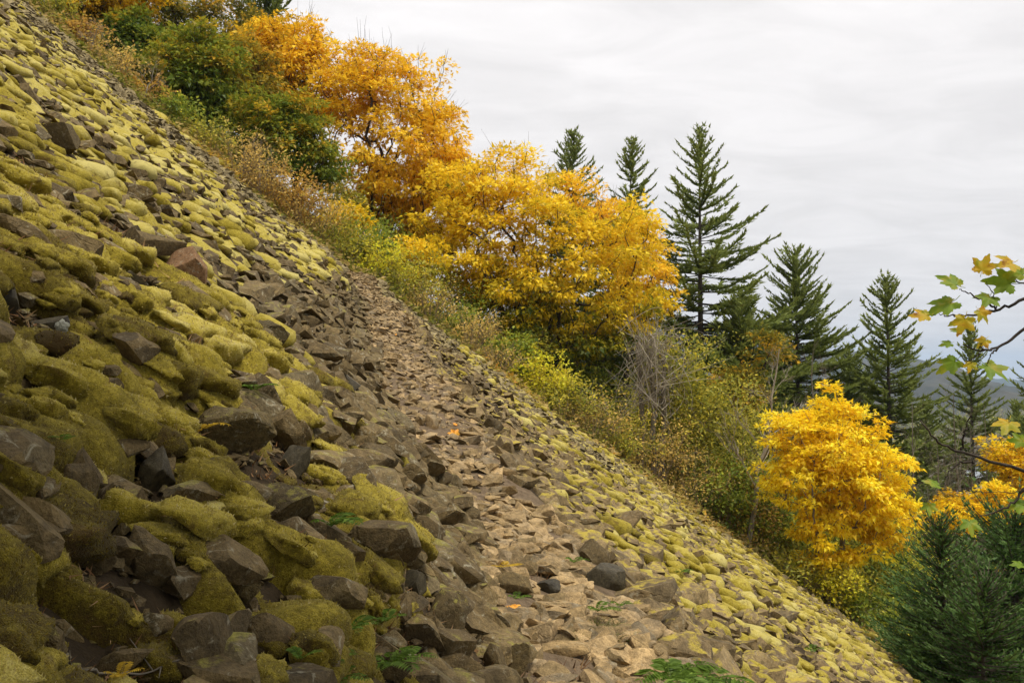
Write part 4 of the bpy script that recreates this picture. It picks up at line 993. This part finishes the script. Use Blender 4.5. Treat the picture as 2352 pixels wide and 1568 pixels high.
# ------------------------------------------------------------------ brush, one shrub after the other down the edge
EDGE = [(0, -10), (120, 90), (320, 250), (500, 380), (660, 510), (840, 660), (1000, 765), (1230, 930), (1420, 1060), (1600, 1180), (1800, 1310), (2000, 1450), (2130, 1540)]
def edge_y(px_): return float(np.interp(px_, [e[0] for e in EDGE], [e[1] for e in EDGE]))
BR = [ # px, distance, width, height, material, label, leaf
 (100, 36, 130, 95, 'b_olive', 'olive shrub at the very top of the scree edge', .09),
 (170, 35.5, 110, 80, 'b_rust', 'rusty orange shrub below the picture corner maple', .09),
 (255, 35.5, 120, 95, 'b_tan', 'tan shrub with reddish leaves above the white stemmed bush', .08),
 (330, 36, 110, 70, 'b_rust', 'russet shrub left of the green maple foot', .09),
 (400, 36, 120, 80, 'b_green', 'leafy green shrub under the green maple', .1),
 (480, 35.5, 110, 85, 'b_olive', 'olive green shrub where the tan brush begins', .09),
 (545, 35, 120, 110, 'b_tan', 'tall tan brush clump with bare stems', .07),
 (610, 35, 120, 120, 'b_tan', 'straw coloured brush clump beside the thin leafless shrub', .07),
 (665, 35.5, 120, 120, 'b_rust', 'orange tinted brush clump above the bend of the edge', .08),
 (725, 35.5, 130, 120, 'b_tan', 'grey tan brush clump with thin stalks', .07),
 (785, 36, 120, 110, 'b_olive', 'olive brush clump left of the bright green willow', .08),
 (835, 37, 120, 130, 'b_green', 'bright green willow like shrub under the tall orange maple', .11),
 (880, 35.5, 120, 110, 'b_yel', 'yellow green shrub right below the willow', .08),
 (940, 35, 130, 120, 'b_olive', 'olive shrub mottled with orange leaves', .08),
 (990, 34.8, 110, 110, 'b_tan', 'tan twiggy shrub leaning over the stones', .06),
 (1040, 36.5, 120, 90, 'b_green', 'green shrub beneath the golden maple', .1),
 (1075, 34.8, 130, 105, 'b_tan', 'reddish tan bramble heap beside the trail top', .06),
 (1140, 35, 110, 85, 'b_tan', 'dry bramble mound at the foot of the golden maple', .06),
 (1165, 36.5, 100, 110, 'b_green', 'small vivid green shrub behind the dry bramble', .11),
 (1220, 36.5, 130, 110, 'b_yel', 'yellow green shrub under the golden maple stems', .1),
 (1290, 36, 150, 95, 'b_olive', 'wide olive shrub before the dead stems', .08),
 (1360, 36, 140, 110, 'b_tan', 'tan and rust brush in front of the dead stems', .07),
 (1430, 36, 120, 110, 'b_olive', 'olive brush at the foot of the vine snag', .08),
 (1500, 36.5, 150, 150, 'b_tan', 'tall pale brush right of the vine snag foot', .07),
 (1560, 38, 160, 330, 'b_olive', 'high olive thicket behind the vine snag', .1),
 (1640, 39, 150, 300, 'b_olive', 'tall yellowish thicket below the dark short fir', .1),
 (1600, 36.5, 130, 130, 'b_tan', 'brown fading bracken heap on the lower edge', .07),
 (1660, 37, 130, 150, 'b_green', 'green leafy shrub left of the vivid maple', .1),
 (1710, 37.5, 130, 170, 'b_rust', 'russet bracken stand beneath the leaning pale tree', .08),
 (1765, 38, 150, 190, 'b_green', 'broad green shrub at the foot of the vivid maple', .1),
 (1830, 38, 130, 140, 'b_olive', 'olive shrub under the vivid maple stem', .09),
 (1890, 38.5, 140, 170, 'b_green', 'dark green shrub right of the vivid maple stem', .1),
 (1960, 38, 140, 190, 'b_olive', 'tall olive shrub between the vivid maple and the near firs', .09),
 (2030, 38, 150, 250, 'b_green', 'deep green thicket before the near firs', .1),
 (2090, 40, 140, 260, 'b_yel', 'yellow green thicket left of the young fir', .09),
 (1845, 33.4, 110, 75, 'b_olive', 'low olive shrub in front of the vivid maple stem', .09),
 (1905, 33.5, 120, 95, 'b_yel', 'yellow green shrub touching the lowest vivid maple leaves', .09),
 (1965, 33.8, 110, 95, 'b_green', 'small green shrub at the scree edge right of the vivid maple', .1),
 (2060, 37, 110, 110, 'b_green', 'low green shrub with broad pale leaves by the near firs', .12),
]
for q, (px_, D, wd, ht, mt, lab, lf) in enumerate(BR):
    bush('shrub', lab, px_, edge_y(px_) + 14, D, wd * 1.4, ht * 1.4, mt, 700 + q, lf * 1.65, 1.5 if mt != 'b_tan' else .9, 'twig_red' if mt == 'b_rust' else 'twig', 34 if mt == 'b_tan' else 20)
THICK = [(380, 41, 160, 230, 'b_olive', 'thick olive hedge of saplings filling in behind the green maple'), (560, 41, 170, 240, 'b_green', 'dark green sapling thicket between the two green maples'), (740, 42, 170, 260, 'b_olive', 'mottled sapling thicket at the foot of the tall orange maple'), (860, 43, 170, 230, 'b_green', 'green sapling thicket behind the bright willow shrub'),
 (970, 42, 170, 230, 'b_olive', 'olive sapling thicket left of the golden maple stems'), (1080, 42, 170, 210, 'b_green', 'green sapling thicket under the near side of the golden maple'), (1190, 42, 180, 210, 'b_olive', 'dim sapling thicket among the golden maple stems'), (1320, 43, 190, 230, 'b_green', 'green sapling thicket under the far side of the golden maple'), (1440, 42, 180, 260, 'b_olive', 'sapling thicket behind the dead stems'),
 (1750, 43, 190, 420, 'b_olive', 'tall mixed thicket behind the leaning pale tree'), (1980, 46, 190, 460, 'b_green', 'tall dark thicket behind the vivid maple'), (2120, 44, 150, 420, 'b_olive', 'olive thicket at the river side of the vivid maple'), (2250, 43, 170, 330, 'b_green', 'green thicket behind the low spreading yellow maple')]
for q, (px_, D, wd, ht, mt, lab) in enumerate(THICK):
    bush('thicket', lab, px_, edge_y(min(px_, 2130)) + 20, D, wd * 1.3, ht, mt, 800 + q, .17, 1.0, 'twig', 26, group='sapling thickets behind the brush')
print('brush', time.time() - T00)
# far wood on the valley floor
def far_wood():
    r = np.random.default_rng(8); n = 1500
    y = r.uniform(120, 1500, n) ; x = y * r.uniform(.15, .75, n)
    rx = np.interp(y, cy, cx); k = np.abs(x - rx) > np.where(y < 760, 95, -1); x, y = x[k], y[k]; n = len(x)
    h = r.uniform(9, 20, n); b = MB(); k = 9
    for i in range(5):
        zc_ = np.linspace(.15, .8, 5)[i]; wv_ = np.interp(zc_, [0, 1], [.3, .05]) * h
    V = []; F = []; T = []
    m = 44
    P = np.stack([x, y, np.full(n, -62.5)], -1).repeat(m, 0); f = r.uniform(.05, 1, (n * m)); th = r.uniform(0, 6.283, n * m); hh = h.repeat(m)
    rad_ = (1 - f) * .24 * hh * r.uniform(.5, 1.1, n * m) + .3
    P = P + np.stack([np.cos(th) * rad_, np.sin(th) * rad_, f * hh], -1)
    V, F = place(DIAM, P, np.stack([np.cos(th), np.sin(th), 0 * th - .4], -1), np.tile([[0, 0, 1.]], (n * m, 1)), 2.2 * r.uniform(.6, 1.3, n * m))
    tn = np.clip(r.uniform(0, 1, n).repeat(m) * .7 + r.normal(0, .1, n * m), 0, 1)
    tag(link('far_wood', mesh_data('far_wood', V, F, M['b_olive'], {'tint': np.repeat(tn, 4)})), kind='stuff')
far_wood()
print('veg done', time.time() - T00)
# ------------------------------------------------------------------ the maple beside the camera, its boughs hanging into view
def maple_outline():
    lobes = [(0, 1.0, .30), (52, .86, .26), (-52, .86, .26), (108, .55, .2), (-108, .55, .2)]
    pts = []
    for ang in np.linspace(-165, 165, 67):
        best = .30
        for a, ln, wd in lobes:
            dlt = abs(ang - a); best = max(best, .40 + (ln - .40) * (1 - (dlt / 30) ** .9)) if dlt < 30 else best
        tooth = 1 + .07 * math.sin(ang * .42) * (best > .36)
        best = max(best * tooth, .38 if abs(ang) < 130 else .3)
        pts.append((best * math.sin(math.radians(ang)), best * math.cos(math.radians(ang))))
    return np.array(pts)
OUTL = maple_outline()
def leaf_mesh(name, size, mat, r, curl=.25, petiole=.5):
    n = len(OUTL); P = np.concatenate([[[0, -.08]], OUTL * .55, OUTL]) * size * .62
    rr = np.linalg.norm(P, axis=1) / (size * .62)
    z = -curl * size * .45 * rr ** 2 + size * .05 * np.sin(np.arctan2(P[:, 0], P[:, 1]) * 5) * rr + r.normal(0, .10) * P[:, 0] + curl * .6 * np.abs(P[:, 0])
    V = np.column_stack([P, z]); F = []
    for i in range(n - 1):
        a, b = 1 + i, 2 + i; c, d = a + n, b + n
        F += [(0, b, a), (a, b, d), (a, d, c)]
    mb = MB(); mb.add(V, np.array(F), .5)
    if petiole: mb.tube(np.array([[0, -.05, 0], [.02, -.3, .03], [.05, -.3 - petiole * .4, .12]]) * size * .62, [.011 * size, .009 * size, .009 * size], 4, 0.)
    return mesh_data(name, np.concatenate(mb.V), np.concatenate(mb.F), mat, smooth=True)
def big_leaf_mat(name, cols, trans=.45):
    m, nt, out = new_mat(name); tc = N(nt, 'ShaderNodeTexCoord'); oi = N(nt, 'ShaderNodeObjectInfo')
    ad = N(nt, 'ShaderNodeVectorMath', operation='ADD'); L(nt, tc.outputs['Object'], ad.inputs[0])
    s3 = N(nt, 'ShaderNodeVectorMath', operation='SCALE', inp={'Scale': 37.}); s3.inputs[0].default_value = (1, 1, 1); L(nt, oi.outputs['Random'], s3.inputs['Scale']); L(nt, s3.outputs[0], ad.inputs[1])
    f = noise(nt, ad.outputs[0], 13, 4, .6, .6); c = ramp(nt, cols, f).outputs[0]
    d = N(nt, 'ShaderNodeBsdfPrincipled', inp={'Roughness': .5, 'Specular IOR Level': .3}); L(nt, c, d.inputs['Base Color'])
    t = N(nt, 'ShaderNodeBsdfTranslucent'); L(nt, c, t.inputs[0])
    a = N(nt, 'ShaderNodeMixShader', inp={0: trans}); L(nt, d.outputs[0], a.inputs[1]); L(nt, t.outputs[0], a.inputs[2]); L(nt, a.outputs[0], out.inputs[0]); return m
G_ = big_leaf_mat('green_maple_leaf', [(.3, (.17, .30, .02)), (.52, (.25, .37, .03)), (.68, (.45, .42, .03)), (.8, (.45, .25, .03))], .55)
Y_ = big_leaf_mat('yellowing_maple_leaf', [(.3, (.26, .34, .03)), (.45, (.62, .50, .03)), (.58, (.75, .48, .03)), (.7, (.36, .14, .03))], .55)
O_ = big_leaf_mat('fallen_orange_leaf', [(.3, (.8, .46, .06)), (.5, (.78, .33, .03)), (.7, (.55, .18, .03))], .25)
B_ = big_leaf_mat('fallen_brown_leaf', [(.3, (.34, .13, .06)), (.6, (.22, .07, .035)), (.75, (.42, .22, .12))], .2)
def near_maple():
    r = np.random.default_rng(404)
    b = np.array([5.6, 3.4, 0]); b[2] = ground(5.6, 3.4) - .1
    t = thing('maple_tree', b, 'maple beside the camera whose green leafy boughs hang in from the picture edge', 'tree')
    tr, bo = MB(), MB()
    q = np.linspace(0, 1, 12)[:, None]; top = np.array([3.9, 1.5, 6.6]); trunk = b + (top - b) * q + np.stack([.25 * np.sin(q[:, 0] * 4), .2 * np.sin(q[:, 0] * 3), 0 * q[:, 0]], -1)
    tr.tube(trunk, np.linspace(.17, .05, 12), 8); tr.obj('trunk', M['bark'], t, b, True)
    def bough(pts, r0, r1, k=5):
        P = np.array(pts); n = len(P); s = np.linspace(0, n - 1, n * 5); P2 = np.stack([np.interp(s, range(n), P[:, c]) for c in range(3)], -1)
        P2 = np.array([P2[max(0, i - 2):i + 3].mean(0) for i in range(len(P2))]) + r.normal(0, .004, P2.shape)
        bo.tube(P2, np.linspace(r0, r1, len(P2)), k)
    D = 4.2
    A = lambda x_, y_, d_=D: at(x_, y_, d_)
    bough([trunk[7], (4.2, 3.9, 1.1), A(2480, 640), A(2352, 688), A(2290, 712), A(2215, 728), A(2180, 720)], .014, .003)
    bough([A(2290, 712), A(2258, 690), A(2225, 672), A(2200, 660)], .006, .002, 4)
    bough([A(2400, 668), A(2352, 652), A(2320, 640)], .007, .002, 4)
    bough([A(2215, 728), A(2165, 722), A(2140, 722)], .004, .0015, 4)
    bough([A(2290, 712), A(2280, 675), A(2262, 640)], .004, .0015, 4)
    bough([trunk[6], (4.3, 4.0, .6), A(2500, 640, 4.4), A(2352, 758, 4.3), A(2297, 798, 4.3), A(2254, 809), A(2204, 791)], .014, .003)
    bough([A(2254, 809), A(2234, 826), A(2215, 832)], .004, .0015, 4)
    bough([A(2297, 798), A(2275, 815), A(2266, 835)], .005, .002, 4)
    bough([A(2260, 806), A(2250, 790), A(2262, 782)], .004, .0015, 4)
    bough([trunk[5], (4.0, 3.9, -.5), A(2480, 1110, 4.0), A(2352, 1081, 4.0), A(2207, 1040, 4.0), A(2153, 1015, 4.0), A(2108, 955, 4.0)], .014, .003)
    bough([A(2207, 1040, 4.), A(2215, 990, 4.), A(2236, 945, 4.)], .007, .002, 4)
    bough([A(2243, 1060, 4.), A(2200, 1062, 4.), A(2164, 1103, 4.)], .007, .002, 4)
    bough([A(2480, 1060, 4.), A(2352, 1123, 4.), A(2310, 1170, 4.), A(2240, 1190, 4.)], .012, .002, 4)
    bough([A(2420, 1120, 4.), A(2352, 1130, 4.), A(2250, 1130, 4.0), A(2150, 1124, 4.)], .003, .0012, 3)
    LV = [(2257, 618, 60, 80, 'Y', D), (2193, 652, 66, 130, 'G', D), (2180, 697, 84, 170, 'G', D), (2125, 724, 52, 185, 'Y', D), (2322, 604, 66, 200, 'Y', D), (2316, 650, 78, 175, 'G', D), (2272, 683, 62, 215, 'G', D),
          (2215, 735, 60, 250, 'Y', 4.1), (2252, 716, 46, 300, 'Y', 4.1), (2204, 760, 36, 130, 'G', D), (2180, 789, 34, 175, 'G', D), (2262, 782, 38, 200, 'Y', D), (2190, 832, 66, 190, 'G', D), (2272, 842, 76, 300, 'G', D),
          (2230, 836, 34, 260, 'Y', D), (2316, 972, 64, 250, 'Y', 4.), (2346, 1012, 44, 180, 'G', 4.), (2150, 1112, 46, 215, 'G', 4.), (2134, 1160, 40, 265, 'G', 4.), (2227, 1200, 50, 265, 'G', 4.), (2346, 1160, 58, 200, 'G', 4.), (2344, 1296, 34, 190, 'G', 4.), (2345, 630, 60, 140, 'G', D)]
    for (x_, y_, sz, ang, kind, d_) in LV:
        size = sz / 1960 * d_ * 1.15; me = leaf_mesh('leaf', size, G_ if kind == 'G' else Y_, r, r.uniform(.1, .5))
        o = link('leaf', me, t); a = math.radians(ang)
        tip = np.array([math.cos(a), r.normal(0, .35), math.sin(a)]); nrm_ = unit(np.array([r.normal(0, .35), -.75, .65 + r.normal(0, .3)])); tip = unit(tip - nrm_ * (tip @ nrm_)); sd2 = np.cross(tip, nrm_)
        m = mathutils.Matrix(np.stack([sd2, tip, nrm_], 1).tolist()).to_4x4(); m.translation = (A(x_, y_, d_) - b).tolist(); o.matrix_local = m
    # unseen leaf canopy over the camera, added as crown to shade the lower left
    C = []
    while len(C) < 380:
        p = np.array([r.uniform(-5, 6), r.uniform(-6, 4.0), r.uniform(.5, 7.5)])
        e_ = (p - [-.1, .1, 4.2]) / [3.4, 3.4, 2.3]
        if e_ @ e_ > 1: continue
        q3 = np.array([p + [ox * .8, 0, oz * .8] for ox in (-1, 0, 1) for oz in (-1, 0, 1)]); X_, Y_2, dd = to_px(q3)
        if p[2] < 1.7: continue
        if np.any((dd > -.3) & (X_ > -250) & (X_ < 2600) & (Y_2 > -260)) : continue
        C.append(p)
    C = np.array(C)
    nn, par = skeleton(trunk[6], C, r); t1, b1 = limb_mesh(nn, par, r, .006, .07)
    for src in (t1, b1):
        if src.V: bo.add(np.concatenate(src.V), np.concatenate(src.F))
    bo.obj('boughs', M['bark'], t, b, True)
    V, F, a = foliage(C, r, 46, .5, .15, MAPLE, np.full(len(C), .45), C.mean(0), .6)
    o = link('crown', mesh_data('crown', V - b, F, M['greeny'], {'tint': a}), t); o['kind'] = 'stuff'
near_maple()

# ------------------------------------------------------------------ ferns, grass, fallen leaves, twigs
def surf(px_, py_):
    p = on_ground(px_, py_); h = float(np.clip(moss_h(np.array([p[0]]), np.array([p[1]]))[0], 0, .3)) if abs(p[0] - .043 * p[1] - trail_u(p[1])) > .5 else .03
    Y = p[1] - .0
    k = max(.5, 1 - h / max(p[1], 1) * 1.2)
    return p * k
def fern(label, px_, py_, spx, nf, seed, mat='fern', name='fern', cat='fern', group='ferns among the stones', flat=.5):
    r = np.random.default_rng(seed); p = surf(px_, py_ + spx * .15) * .93; ln = spx * 1.5 / 1960 * p[1]; t = thing(name, p, label, cat, group)
    for k in range(nf):
        th = k * 6.283 / nf + r.normal(0, .4); dh = np.array([math.cos(th), math.sin(th), 0]); L_ = ln * r.uniform(.6, 1.0); n = 15
        q = np.linspace(0, 1, n); pts = dh * (L_ * q)[:, None] * .9 + np.array([0, 0, 1]) * (L_ * (1.1 * q - .95 * q ** 2) * flat * 1.5)[:, None] + [.25, -.25, .02]  * np.array([L_, L_, 1]) * q[:, None]
        mb = MB(); mb.tube(pts, np.linspace(.012, .004, n) * L_, 3, .3)
        tan = unit(np.gradient(pts, axis=0)); side = unit(np.cross(tan, [0, 0, 1])); PP, HH, UU, SS = [], [], [], []
        for i in range(1, n):
            for sg in (-1, 1):
                if r.uniform() < .12: continue
                PP.append(pts[i]); HH.append(side[i] * sg + tan[i] * .45 + [0, 0, -.15]); UU.append(np.cross(side[i], tan[i]) + r.normal(0, .15, 3)); SS.append(L_ * .34 * math.sin(math.pi * (.12 + .86 * i / n)) ** .8)
        V, F = place((DIAM[0] * [.62, 1, 1], DIAM[1]), np.array(PP), np.array(HH), np.array(UU), np.array(SS)); mb.add(V, F, np.repeat(np.clip(r.normal(.5, .2, len(PP)), 0, 1), 4))
        mb.obj('frond', M[mat], t)
FERNS = [(804, 1440, 62, 5, 'fern spreading at the foot of the long moss mound'), (752, 1515, 60, 5, 'fern in the dark corner below the moss mound'), (690, 1508, 40, 4, 'small fern beside the tall brown upright stone'),
 (772, 1556, 60, 5, 'fern cut by the lower picture edge under the moss mound'), (886, 1420, 44, 3, 'single upright fern at the end of the moss mound'), (893, 1520, 66, 6, 'dense fern clump left of the two upright stones'), (936, 1510, 44, 4, 'dark fern tucked against the mossy stones beside the trail'),
 (760, 1200, 60, 6, 'bright green fern on the ledge right of the flat topped boulder'), (1372, 1398, 36, 5, 'upright green fern at the side of the trail'), (1424, 1388, 26, 4, 'tiny fern right of the upright trail fern'), (1537, 1550, 90, 9, 'large bright green fern at the lower picture edge'),
 (1612, 1556, 80, 8, 'second bright fern beside the mossy slab'), (582, 892, 40, 5, 'bright green fern growing out of yellow moss'), (140, 1012, 40, 4, 'small green fern on the dark moss bank'), (1184, 1372, 24, 4, 'small green fern between the rounded trail stone and the moss'), (1318, 1288, 26, 4, 'green sprig beside the orange leaves on the trail'),
 (1560, 1312, 20, 4, 'green sprig on the yellow moss below the trail'), (1865, 1490, 22, 4, 'green sprig low on the yellow moss slope')]
for q, (a_, b_, s_, n_f, lab) in enumerate(FERNS): fern(lab, a_, b_, s_, n_f, 1200 + q)
fern('yellowed fern frond lying beside the pitted boulder', 455, 985, 46, 3, 1250, 'fern_yel', 'fern_frond', 'fern', 'yellowed fronds')
fern('yellowed frond lying flat in the middle of the trail', 1150, 1296, 34, 3, 1251, 'fern_yel', 'fern_frond', 'fern', 'yellowed fronds', .15)
fern('yellowed frond on the low brown slab', 275, 1552, 46, 4, 1252, 'fern_yel', 'fern_frond', 'fern', 'yellowed fronds')
def tuft(label, px_, py_, spx, n, seed):
    r = np.random.default_rng(seed); p = surf(px_, py_); s_ = spx / 1960 * p[1]; t = thing('grass_tuft', p, label, 'grass', 'grass tufts on the trail')
    mb = MB()
    for k in range(n):
        o = np.array([r.normal(0, .35), r.normal(0, .3), 0]) * s_; o[2] = ground(p[0] + o[0], p[1] + o[1]) - ground(p[0], p[1]); d_ = unit(np.array([r.normal(.1, .6), r.normal(0, .5), 1])); L_ = s_ * r.uniform(.4, .9); q = np.linspace(0, 1, 5)[:, None]
        pts = o + d_ * L_ * q + np.array([d_[0], d_[1], -.6]) * L_ * .5 * q ** 2; mb.tube(pts, np.linspace(.008, .002, 5) * s_ * 2, 3, r.uniform(0, 1))
    mb.obj('blades', M['grass'], t)['kind'] = 'stuff'
tuft('thick tuft of grass at the end of the long flat slab', 1400, 1462, 62, 170, 1); tuft('thin tuft of grass behind the long flat slab', 1330, 1470, 36, 80, 2); tuft('low tuft of grass right of the thick one', 1452, 1466, 44, 90, 3); tuft('sparse grass by the green trail fern', 1330, 1400, 28, 60, 4)
FALL = [(1045, 992, 36, 'O', 'curled orange leaf standing on the stones at the trail bend'), (1204, 1270, 30, 'O', 'pale orange leaf on the rounded stones mid trail'), (1186, 1392, 40, 'O', 'crumpled orange leaf on the trail above the grass'), (1160, 1396, 24, 'O', 'small torn orange leaf next to the crumpled one'), (132, 920, 36, 'B', 'red brown leaf upright against the domed boulder'),
 (14, 830, 50, 'B', 'brown curled leaf on moss at the picture edge'), (356, 1184, 24, 'O', 'yellow leaf on the ground above the pointed boulder'), (437, 1284, 22, 'B', 'pinkish dry leaf on the mossy stone by the pointed boulder'), (982, 1226, 26, 'B', 'pinkish dry leaf on the dark stone left of the trail'), (748, 1034, 18, 'O', 'little orange leaf in yellow moss below the blue grey stone'),
 (668, 1300, 20, 'O', 'little orange leaf at the edge of the moss mound'), (905, 990, 18, 'O', 'rust coloured scrap of leaf on the loose bank'), (1330, 1372, 18, 'B', 'red scrap of leaf beside the shiny dark stone'), (1046, 975, 16, 'O', 'yellow scrap of leaf high on the trail'), (912, 770, 12, 'O', 'tiny orange leaf far up the trail')]
for q, (a_, b_, s_, kd, lab) in enumerate(FALL):
    r = np.random.default_rng(1300 + q); p = surf(a_, b_ + s_ * .3); me = leaf_mesh('fallen_leaf', s_ / 1960 * p[1] * .95, O_ if kd == 'O' else B_, r, r.uniform(.5, 1.0), .4)
    o = link('fallen_leaf', me, None, p + [0, -.03, .03]); o.rotation_euler = (R(35 + r.uniform(-15, 30)), R(r.uniform(-25, 25)), R(r.uniform(-60, 60))); tag(o, lab, 'leaf', 'fallen leaves')
def stick(label, pts, rad, seed, mat='bark'):
    r = np.random.default_rng(seed); P_ = np.array([surf(a_, b_) * .985 + [0, 0, .02] for a_, b_ in pts]); n = len(P_); s_ = np.linspace(0, n - 1, n * 4); Q = np.stack([np.interp(s_, range(n), P_[:, c]) for c in range(3)], -1) + r.normal(0, .003, (n * 4, 3))
    b = Q[0]; mb = MB(); mb.tube(Q, np.linspace(rad, rad * .4, len(Q)), 5)
    for k in range(3):
        i = r.integers(3, len(Q) - 2); mb.tube(np.array([Q[i], Q[i] + r.normal(0, .04, 3) + [0, 0, .03]]), [rad * .5, rad * .2], 4)
    tag(mb.obj('twig', M[mat], None, b, True), label, 'twig', 'fallen twigs'); bpy.data.objects[-1] if False else None
    COL.objects[-1].location = tuple(b)
stick('long dark twig lying along the lower picture edge', [(124, 1533), (180, 1556), (260, 1566), (340, 1562), (412, 1531)], .005, 1, 'bark_grey')
stick('pale twig across the square corner block', [(0, 1525), (30, 1510), (58, 1500)], .005, 2, 'bark_grey')
stick('short twig leaning on the grey pitted boulder', [(492, 1369), (516, 1352), (540, 1337)], .004, 3, 'bark_grey')
stick('thin reddish twig bent over yellow moss', [(700, 1003), (722, 1012), (734, 1040)], .006, 4, 'twig_red')
stick('thin pale stalk lying over the stones beside the trail bend', [(1262, 1180), (1286, 1200), (1300, 1216)], .008, 5, 'bark_pale')
print('details', time.time() - T00)
